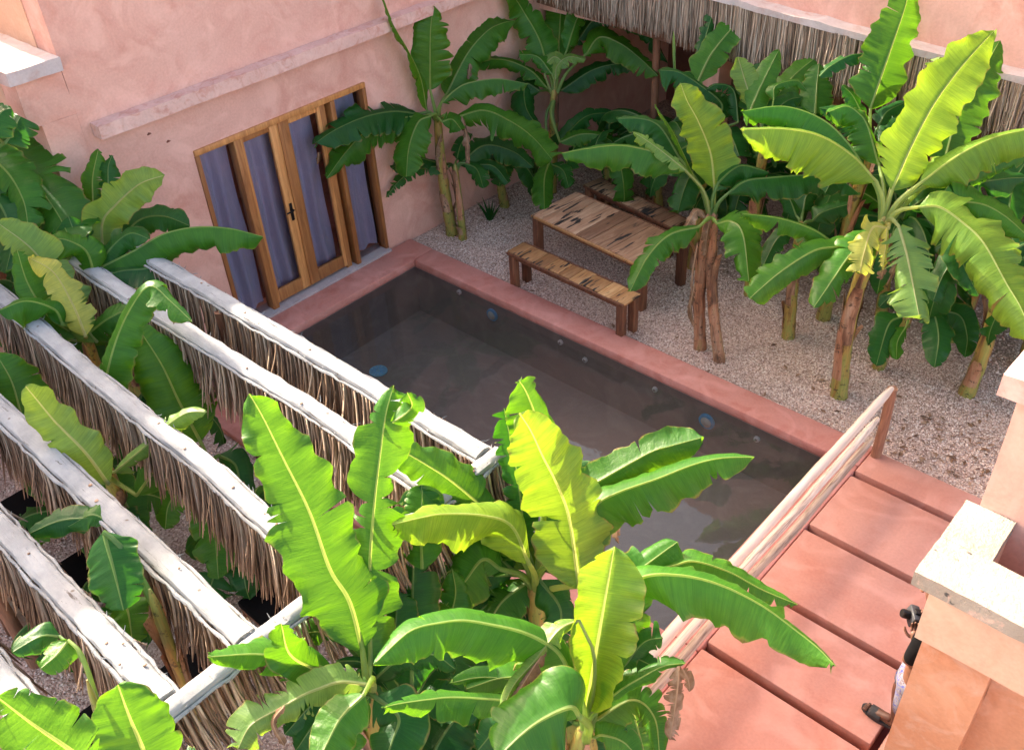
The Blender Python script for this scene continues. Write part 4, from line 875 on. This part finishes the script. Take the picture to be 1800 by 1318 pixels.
plant('small dark banana plant low under the lower left beam', (160, 1215, ('y', -6.42)), [(None, .035, .02, 'stem', None)], [
 ('105 1118;71 1118;21 1146', 64, 20, 30, 0, .1, 'd', .2, .1), ('120 1125;100 1150;71 1175', 70, 20, 30, 0, .1, 'm', .1, 0)])
plant('banana leaf cluster rising in the bottom left corner', (150, 1420, ('y', -6.75)), [(None, .08, .05, 'stem', None)], [
 ('160 1350;124 1318;53 1269;-8 1222', 130, 15, 25, 0, .4, 'm', -.1, -.2), ('130 1380;80 1330;20 1310', 90, 15, 25, 0, .3, 'm', .1, .1)])
plant('banana plant with one bright rounded leaf at the bottom edge near the pergola corner', (270, 1400, ('y', -6.45)), [(None, .08, .05, 'stem', None)], [
 ('262 1360;252 1318;227 1258;207 1203', 150, 8, 12, 0, .02, 'm', -.1, -.2), ('290 1390;320 1350;350 1330', 90, 15, 25, 0, .3, 'd', .1, .1)])

for k, (x, y, h, n, L, lab) in enumerate((
 (.6, -4.0, 1.5, 9, 1.1, 'dark banana plant in the corner behind the first beam'), (.3, -4.5, 1.7, 9, 1.2, 'dark banana plant at the far left under the beams'), (1.7, -4.5, .9, 8, 1.1, 'shaded banana plant under the second beam at left'),
 (2.4, -5.3, .8, 8, 1.1, 'shaded banana plant under the middle beams'), (3.3, -4.55, .6, 7, .9, 'small shaded banana plant under the middle of the pergola'), (2.9, -5.9, .5, 6, .8, 'small shaded banana plant under the lower left beams'))):
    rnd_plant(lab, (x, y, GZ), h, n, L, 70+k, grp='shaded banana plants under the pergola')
for k, (x, y, h, n, L, lab) in enumerate((
 (5.95, -4.75, .8, 8, 1.0, 'low dark banana plant beneath the towering pale leaf'), (6.35, -5.2, .9, 8, 1.0, 'low dark banana plant at the bottom left of the centre group'), (6.5, -4.3, .7, 8, .9, 'low dark banana plant beside the pool apron'), (6.75, -5.35, .8, 7, .9, 'low dark banana plant at the bottom edge of the centre group'), (5.9, -4.1, .55, 7, .8, 'low dark banana plant behind the lush one at the pool edge'))):
    rnd_plant(lab, (x, y, GZ), h, n, L, 90+k, grp='low banana plants in the centre bed')
# --- centre bottom group
plant('foreground banana plant left of centre with towering pale leaf over the beams', (645, 1215, 1.85), [(None, .10, .07, 'stem', None), (None, .08, .05, 'stem2', (.2, .1, -.3))], [
 ('637 1140;614 1056;580 1000;544 899;497 804;462 733;438 692', 162, 8, 10, 0, .12, 'm', 0, -.15), ('690 742;712 728;724 712;716 690', 60, 25, 40, 0, .5, 'm', -.0, -.1, 0), ('651 1170;650 1080;650 992;658 886;669 793;678 730;692 677', 132, 8, 20, 0, .7, 'm', .1, .1),
 ('590 1184;556 1169;507 1156;446 1149;365 1154', 156, 48, 82, 0, .35, 'm', -.1, -.5), ('560 1180;510 1150;494 1096', 80, 20, 25, 0, .2, 'm', -.2, -.5), ('648 1203;600 1198;560 1210;531 1222;487 1247;441 1274;418 1316', 100, 35, 40, 0, .8, 'p', -.3, -.6),
 ('600 1330;619 1254;650 1225', 50, 20, 30, 0, .3, 'd', -.1, -.1), ('592 1161;641 1166;682 1212', 40, 60, 60, 0, .1, 'd', .1, .1), ('640 1220;600 1260;573 1310;560 1340', 96, 15, 30, 0, .1, 'm', -.5, -.7), ('660 1225;700 1259;690 1300;675 1340', 120, 15, 20, 0, .1, 'd', -.1, -.3),
 ('650 1200;700 1160;760 1150;800 1175', 90, 60, 40, 0, .4, 'd', .1, .0), ('640 1220;610 1260;600 1340', 96, 20, 25, 0, .4, 'm', -.2, -.5), ('655 1190;620 1130;560 1110;520 1120', 80, 60, 30, 0, .4, 'm', .2, .1), ('640 1210;560 1230;500 1290', 90, 20, 30, 0, .4, 'd', .1, 0), ('500 1240;480 1270;500 1310', 20, 40, 50, 0, .9, 'x', -.55, -.55, 0), ('655 1190;690 1120;700 1040', 90, 15, 15, 0, .2, 'd', .3, .5), ('620 1230;570 1250;520 1318', 80, 15, 15, 0, .2, 'd', .0, .0)])
plant('banana plant with upright deep green leaf right of the pergola post', (724, 1235, 1.3), [(None, .08, .05, 'stem', None)], [
 ('722 1200;705 1100;690 1010;700 930', 84, 20, 15, 0, .5, 'm', .25, .3), ('735 1200;775 1120;800 1050;795 1000', 84, 20, 25, 0, .6, 'm', .1, .1), ('724 1220;724 1120;725 1040;730 940;742 852', 112, 10, 15, 0, .3, 'd', 0, 0), ('730 1225;760 1180;800 1160', 80, 20, 30, 0, .2, 'd', .1, .1), ('715 1230;690 1190;655 1150', 60, 20, 30, 0, .2, 'd', .2, .2), ('735 1230;790 1230;840 1260', 80, 20, 30, 0, .2, 'd', -.1, -.2)])
plant('lush banana plant at the pool edge with sunlit broad leaves in the centre', (940, 1025, ('y', -3.95)), [(None, .09, .06, 'stem', None)], [
 ('1018 1030;1001 913;980 853;955 804;933 757;913 726', 152, 10, 14, 0, .1, 'y', -.3, -.7), ('962 830;958 790;941 730;925 689;912 668', 116, 12, 20, 0, .3, 'm', -.3, -.4), ('925 980;913 860;898 777;886 717', 72, 25, 30, 0, .6, 'd', -.1, -.2),
 ('930 990;900 925;851 906;783 903;742 909;689 922', 156, 42, 84, 0, .3, 'y', -.4, -.9), ('900 960;859 903;797 848;742 812;686 781', 116, 20, 25, 0, .25, 'm', -.2, -.4), ('985 1038;941 1059;900 1081;882 1094', 112, 15, 20, 0, .1, 'd', .2, .1),
 ('960 1000;985 940;1015 900;1060 870', 76, 20, 30, 0, .5, 'm', .1, .1), ('920 985;880 940;830 930;800 950', 84, 40, 60, 0, .6, 'm', -.1, -.2), ('900 1010;860 1010;800 1000;760 1030', 84, 30, 60, 0, .5, 'd', .1, .0), ('915 965;890 905;868 860;850 842', 60, 20, 30, 0, .6, 'm', .05, .1), ('880 1000;849 983;816 1023;784 1064', 112, 20, 25, 0, .5, 'm', -.2, -.3), ('960 960;1010 870;1045 850;1139 797;1178 784;1237 768', 84, 25, 40, 0, .15, 'm', -.1, -.3), ('965 990;1040 895;1080 868;1158 840;1217 817;1267 805;1326 803', 138, 78, 32, 0, .1, 'm', -.25, -.5),
 ('990 900;1010 840;1045 812', 50, 20, 30, 0, .1, 'd', .1, .1), ('925 960;905 910;930 880', 80, 20, 30, 0, .1, 'd', 0, .1), ('950 1000;1000 960;1060 930', 80, 20, 30, 0, .1, 'd', 0, 0), ('900 1000;870 970;840 930', 80, 20, 30, 0, .2, 'd', 0, .1), ('1085 925;1083 945;1088 955', 16, 40, 50, 0, .9, 'x', -.1, -.1, 0),
 ('935 1000;905 950;880 890;868 850', 84, 20, 25, 0, .3, 'm', .1, .2), ('950 1020;985 1070;980 1130', 90, 25, 25, 0, .2, 'd', -.1, -.3), ('930 1020;880 1060;850 1120;845 1160', 84, 20, 30, 0, .4, 'm', .05, -.1), ('920 1040;860 1060;810 1110', 80, 20, 30, 0, .2, 'd', .1, 0), ('742 1000;740 930;743 852', 80, 15, 15, 0, .15, 'm', -.5, -.4, 0)])
plant('large front banana plant with a glowing rolled leaf and long leaves reaching over the deck', (1028, 1288, 2.0), [(None, .10, .07, 'stem', None), (None, .09, .07, 'stem', (-.25, .25, .1))], [
 ('1030 1250;1040 1190;1050 1131;1064 1050;1080 960', 176, -50, -46, 5, 0, 'y', 0, -.1), ('1070 1110;1090 1059;1115 1011;1151 981;1191 952', 100, 12, 25, 0, .2, 'm', .1, .2), ('1060 1150;1088 1050;1132 1013;1200 1011;1268 1028;1340 1064;1400 1108;1440 1140;1469 1170', 172, 82, 42, 0, .4, 'm', 0, -.5),
 ('1040 1230;1090 1180;1130 1130;1165 1120', 84, 20, 30, 0, .5, 'd', .25, .2), ('1020 1230;990 1180;960 1150;900 1150', 84, 50, 50, 0, .6, 'm', .2, .1), ('1000 1230;930 1200;850 1190;790 1200', 76, 60, 40, 0, .6, 'm', .1, .0), ('1080 1070;1130 1010;1184 994;1220 986;1280 1004;1340 1036;1402 1062', 90, 60, 50, 0, .4, 'm', .2, .1), ('1010 1200;985 1150;953 1126;914 1109;866 1098;816 1090;774 1094;730 1104;700 1125;656 1168', 186, 36, 84, 0, .3, 'm', -.2, -.6),
 ('1018 1090;983 1106;939 1162;905 1201;882 1248', 64, 60, 70, 0, 1, 'p', -.2, -.4), ('965 1130;930 1185;890 1250', 44, 60, 60, 0, 1, 'x', -.25, -.4, 0), ('1020 1260;1003 1243;955 1263;916 1291;876 1330', 190, 20, 22, 0, .1, 'm', -.5, -.7),
 ('1056 1243;1087 1215;1123 1193;1165 1171;1205 1165', 66, 40, 70, 0, .4, 'm', -.1, -.2), ('1195 1170;1190 1220;1178 1300', 52, 40, 60, 0, .7, 'x', -.2, -.2, 0), ('1200 1175;1210 1195;1212 1215', 30, 40, 60, 0, .7, 'x', -.25, -.2, 0), ('1045 1296;1060 1292;1095 1303;1125 1335', 66, 20, 30, 0, .1, 'm', -.1, -.2),
 ('1065 1150;1081 1171;1095 1198;1109 1238;1135 1330', 110, 15, 20, 0, .5, 'm', .35, .3), ('1090 1150;1109 1152;1157 1175', 56, 20, 30, 0, .1, 'd', .3, .2), ('1100 1050;1095 1062;1090 1118;1060 1176', 118, 20, 20, 0, .1, 'm', .3, .2), ('1000 1240;883 1230;800 1225;751 1229;702 1236;672 1243', 96, 42, 80, 0, .5, 'm', -.1, -.4),
 ('1020 1250;960 1200;890 1190;820 1210', 100, 50, 50, 0, .5, 'm', .15, .0), ('1040 1270;1110 1230;1150 1260;1160 1330', 90, 30, 30, 0, .5, 'm', .1, -.1), ('1010 1270;960 1230;900 1250;840 1318', 110, 20, 30, 0, .2, 'd', .4, .4), ('1050 1290;1080 1260;1110 1330', 90, 20, 30, 0, .3, 'd', .3, .3), ('1020 1240;1000 1180;950 1190;900 1260', 70, 20, 30, 0, .2, 'd', .4, .4)])

# litter
rg = random.Random(9); V = []; F = []
for k in range(420):
    if rg.random() < .75: x, y = rg.uniform(.1, 7.9), rg.uniform(.4, 2.9)
    else: x, y = rg.uniform(3, 6.6), rg.uniform(-6.6, -3.7)
    if rg.random() < .35: x, y = rg.gauss(7.3, .35), rg.gauss(.75, .35)
    if y < .38 and y > -3.6 or x > 7.95: continue
    a = rg.uniform(0, 6.28); L = rg.uniform(.012, .05); wd_ = L*rg.uniform(.15, .5); z = GZ+.018+.03*mnoise.noise(Vector((x*1.7, y*1.7, 3)))
    u = np.array([math.cos(a), math.sin(a), rg.uniform(-.1, .1)]); n_ = np.array([-math.sin(a), math.cos(a), rg.uniform(-.1, .3)]); c = np.array([x, y, z]); b = len(V)
    V += [c-u*L, c+n_*wd_, c+u*L, c-n_*wd_+np.array([0, 0, .006])]; F += [(b, b+1, b+2), (b, b+2, b+3)]
tag(mesh('leaf_litter', V, F, M['sheath'], smooth=False), 'scattered dry brown leaf scraps lying on the gravel', 'litter', kind='stuff')
# spiky aloe by the wall
al_ = thing('aloe_plant', 'small spiky dark green aloe on the gravel by the pink wall', 'plant', (.49, 1.45, GZ))
for k in range(14):
    a = k*2.4; tl = .12+.5*((k % 5)/5); g = MB(); L = .30*(1-.2*((k % 3)/3)); pp = []
    for i in range(7): u = i/6; pp.append((math.cos(a)*L*tl*u*(1+.4*u)+.02*math.cos(a), math.sin(a)*L*tl*u*(1+.4*u)+.02*math.sin(a), L*u*(1-.25*tl*u)))
    g.tube(pp, [.020, .021, .019, .015, .011, .006, .001], 6, sq=.4); g.build('leaf', LM['d'], al_, smooth=True)

# ------------------------------------------------------------------ person half hidden behind the parapet
def skin_mesh(name, pts, edges, rad, mat, parent, root=0, sub=2):
    me = bpy.data.meshes.new(name); me.from_pydata(pts, edges, []); o = bpy.data.objects.new(name, me); COL.objects.link(o)
    m = o.modifiers.new('skin', 'SKIN'); m.use_smooth_shade = True
    for i, v in enumerate(me.skin_vertices[0].data): r = rad[i]; v.radius = (r, r) if not isinstance(r, tuple) else r; v.use_root = (i == root)
    s = o.modifiers.new('sub', 'SUBSURF'); s.levels = s.render_levels = sub
    bpy.context.view_layer.update(); dg = bpy.context.evaluated_depsgraph_get(); m2 = bpy.data.meshes.new_from_object(o.evaluated_get(dg))
    bpy.data.objects.remove(o); o = bpy.data.objects.new(name, m2); COL.objects.link(o); m2.materials.clear(); m2.materials.append(mat)
    m2.polygons.foreach_set('use_smooth', [True]*len(m2.polygons)); o.parent = parent; return o
pr = thing('person', 'person in black top and floral shorts holding a camera, half hidden by the orange wall', 'person', (8.22, -2.42, 0))
PO = np.array([8.22, -2.42, 0]); SH = np.array([-.16, -.05, 0])
def W_(*p): return [tuple(np.array(q, float)-PO+(SH if q[2] > .3 and q[0] > 8.09 else 0)) for q in p]
pel = (8.34, -2.46, .90); WR = atz(1608, 1130, 1.13); WR = WR-(SH if WR[0] > 8.09 else 0); WR2 = WR+(SH if WR[0] > 8.09 else 0)
pts = W_(pel, (8.34, -2.46, 1.12), (8.32, -2.46, 1.34), (8.31, -2.46, 1.46), (8.29, -2.45, 1.55), (8.27, -2.45, 1.64), (8.26, -2.45, 1.72),   # spine, neck, head
         (8.32, -2.30, 1.42), (8.30, -2.24, 1.12), (8.20, -2.22, 1.19),                # far arm: shoulder elbow wrist
         (8.31, -2.62, 1.42), (8.25, -2.58, 1.06), tuple(WR),                # near arm
         (8.31, -2.36, .84), (8.22, -2.36, .50), (8.10, -2.37, .10), (8.10, -2.37, .05), (7.96, -2.355, .035),   # front leg
         (8.33, -2.56, .84), (8.34, -2.56, .48), (8.42, -2.57, .10), (8.44, -2.57, .05), (8.31, -2.58, .035))
ed = [(0, 1), (1, 2), (2, 3), (3, 4), (4, 5), (5, 6), (2, 7), (7, 8), (8, 9), (2, 10), (10, 11), (11, 12), (0, 13), (13, 14), (14, 15), (15, 16), (16, 17), (0, 18), (18, 19), (19, 20), (20, 21), (21, 22)]
rad = [.12, .115, .13, .055, .07, .09, .07, .06, .042, .028, .06, .042, .028, .085, .058, .042, .042, .034, .085, .058, .042, .042, .034]
skin_mesh('body', pts, ed, rad, M['skin'], pr)
skin_mesh('black_top', W_(pel, (8.34, -2.46, 1.12), (8.32, -2.46, 1.36), (8.32, -2.30, 1.42), (8.29, -2.245, 1.14), (8.31, -2.62, 1.42), (8.265, -2.60, 1.10)), [(0, 1), (1, 2), (2, 3), (3, 4), (2, 5), (5, 6)], [.135, .13, .145, .068, .052, .068, .052], M['tshirt'], pr)
skin_mesh('shorts', W_((8.34, -2.46, .92), (8.31, -2.36, .82), (8.23, -2.36, .54), (8.33, -2.56, .82), (8.34, -2.56, .52)), [(0, 1), (1, 2), (0, 3), (3, 4)], [.14, .105, .10, .105, .10], M['shorts'], pr)
g = MB()
for i in range(1): pass
V = []; F = []
bm = bmesh.new(); bmesh.ops.create_uvsphere(bm, u_segments=20, v_segments=12, radius=.105)
for v in bm.verts: v.co = Vector((v.co.x*1.05+8.15, v.co.y*.95-2.50, v.co.z*1.05+1.70))-Vector(PO)
me = bpy.data.meshes.new('hair'); bm.to_mesh(me); bm.free(); me.materials.append(M['hair']); o = bpy.data.objects.new('hair', me); COL.objects.link(o); o.parent = pr
# face features
for (nm, c, r, mt) in (('nose', (8.165, -2.45, 1.64), .014, 'skin'), ('ear', (8.27, -2.355, 1.64), .022, 'skin'), ('ear', (8.27, -2.545, 1.64), .022, 'skin'), ('eye', (8.178, -2.42, 1.665), .010, 'hair'), ('eye', (8.178, -2.48, 1.665), .010, 'hair'), ('mouth', (8.178, -2.45, 1.60), .014, 'legw')):
    bm = bmesh.new(); bmesh.ops.create_uvsphere(bm, u_segments=10, v_segments=6, radius=r)
    for v in bm.verts: v.co = v.co+Vector(np.array(c)-PO+SH)
    me = bpy.data.meshes.new(nm); bm.to_mesh(me); bm.free(); me.materials.append(M[mt]); o = bpy.data.objects.new(nm, me); COL.objects.link(o); o.parent = pr
# hands with five fingers round the camera body
def hand(wr, dirn, side, up, seed):
    wr = np.array(wr, float); d = np.array(dirn, float); d /= np.linalg.norm(d); s = np.array(side, float); s -= d*(s @ d); s /= np.linalg.norm(s); u = np.cross(d, s)
    pts = [wr, wr+d*.04, wr+d*.085]; ed = [(0, 1), (1, 2)]; rd = [.026, (.036, .022), (.036, .018)]
    o = skin_mesh('hand', [tuple(p-PO) for p in pts], ed, rd, M['skin'], pr, sub=2)
    for k, (off, L) in enumerate(((-.027, .070), (-.009, .080), (.009, .075), (.026, .060))):
        b = wr+d*.07+s*off; P = [b, b+d*L*.5+u*.004, b+d*L*.8-u*.018*up, b+d*L*.85-u*.042*up]
        skin_mesh('finger', [tuple(p-PO) for p in P], [(0, 1), (1, 2), (2, 3)], [.0095, .009, .0082, .0065], M['skin'], o, sub=1)
    b = wr+d*.03-s*.025*1; P = [b, b+d*.02-s*.028, b+d*.045-s*.042, b+d*.068-s*.045]
    skin_mesh('thumb', [tuple(p-PO) for p in P], [(0, 1), (1, 2), (2, 3)], [.012, .0105, .0095, .0075], M['skin'], o, sub=1)
    return o
hand((8.085, -2.27, 1.19), (-.6, -.5, .3), (.2, -.5, .8), 1, 1)
hand(WR2, (-.30, .55, .75), (.85, .35, .1), 1, 2)
pc = thing('handheld_camera', 'small dark grey camera held in the hands of the person', 'camera', tuple(atz(1606, 1083, 1.22)))
g = MB(); Mx = Matrix.Rotation(R(35), 4, 'Z') @ Matrix.Rotation(R(20), 4, 'Y'); g.box(-.032, .032, -.066, .066, -.045, .045, M=Mx, b=.012); g.build('body', M['camb'], pc, smooth=True)
g = MB(); g.tube([Mx @ Vector((-.03, 0, 0)), Mx @ Vector((-.075, 0, 0)), Mx @ Vector((-.085, 0, 0))], [.030, .031, .026], 18); g.build('lens', M['iron'], pc, smooth=True)
g = MB(); g.box(-.02, .02, -.022, .022, .038, .058, M=Mx, b=.006); g.build('viewfinder', M['iron'], pc, smooth=True)
def sandal(cx, cy, rz):
    def sole(L, Wd):
        o_ = []; n = 28
        for i in range(n):
            a = 2*math.pi*i/n; x = math.cos(a)*L/2; y = math.sin(a)*Wd/2*(1+.18*math.cos(a)); o_.append((-x, y))
        return o_
    O = sole(.275, .098); n = len(O); Mz = Matrix.Translation(Vector((cx-PO[0], cy-PO[1], .004))) @ Matrix.Rotation(rz, 4, 'Z')
    V = [Mz @ Vector((x, y, z)) for z in (0, .028) for (x, y) in O]; F = [tuple(range(n))[::-1], tuple(range(n, 2*n))]+[(i, (i+1) % n, n+(i+1) % n, n+i) for i in range(n)]
    g = MB(); g.add(V, F); s = g.build('sandal', M['sandal'], pr, smooth=True)
    V = []; F = []; q = 10
    for j in range(6):
        for i in range(q+1):
            a = math.pi*i/q; V.append(Mz @ Vector((-.075+.095*j/5, math.cos(a)*.052, .026+math.sin(a)*(.040+.012*j/5))))
    for j in range(5):
        for i in range(q): b = j*(q+1)+i; F.append((b, b+1, b+q+2, b+q+1))
    o = mesh('strap', V, F, M['sandal'], s)
    md = o.modifiers.new('s', 'SOLIDIFY'); md.thickness = .006
    # foot with toes
    f = [(.095, 0, .075), (.03, 0, .062), (-.05, 0, .046), (-.085, 0, .040)]
    ft = skin_mesh('foot', [tuple(Mz @ Vector(p)) for p in f], [(0, 1), (1, 2), (2, 3)], [.036, (.036, .030), (.042, .018), (.042, .013)], M['skin'], pr, sub=2)
    for k, (yy, L, r) in enumerate(((-.032, .035, .012), (-.013, .036, .0085), (.003, .033, .008), (.018, .028, .0075), (.032, .022, .007))):
        skin_mesh('toe', [tuple(Mz @ Vector((-.085, yy, .040))), tuple(Mz @ Vector((-.085-L*.6, yy, .042))), tuple(Mz @ Vector((-.085-L, yy, .036)))], [(0, 1), (1, 2)], [r, r, r*.8], M['skin'], ft, sub=1)
sandal(7.985, -2.365, R(-4)); sandal(8.36, -2.58, R(5))
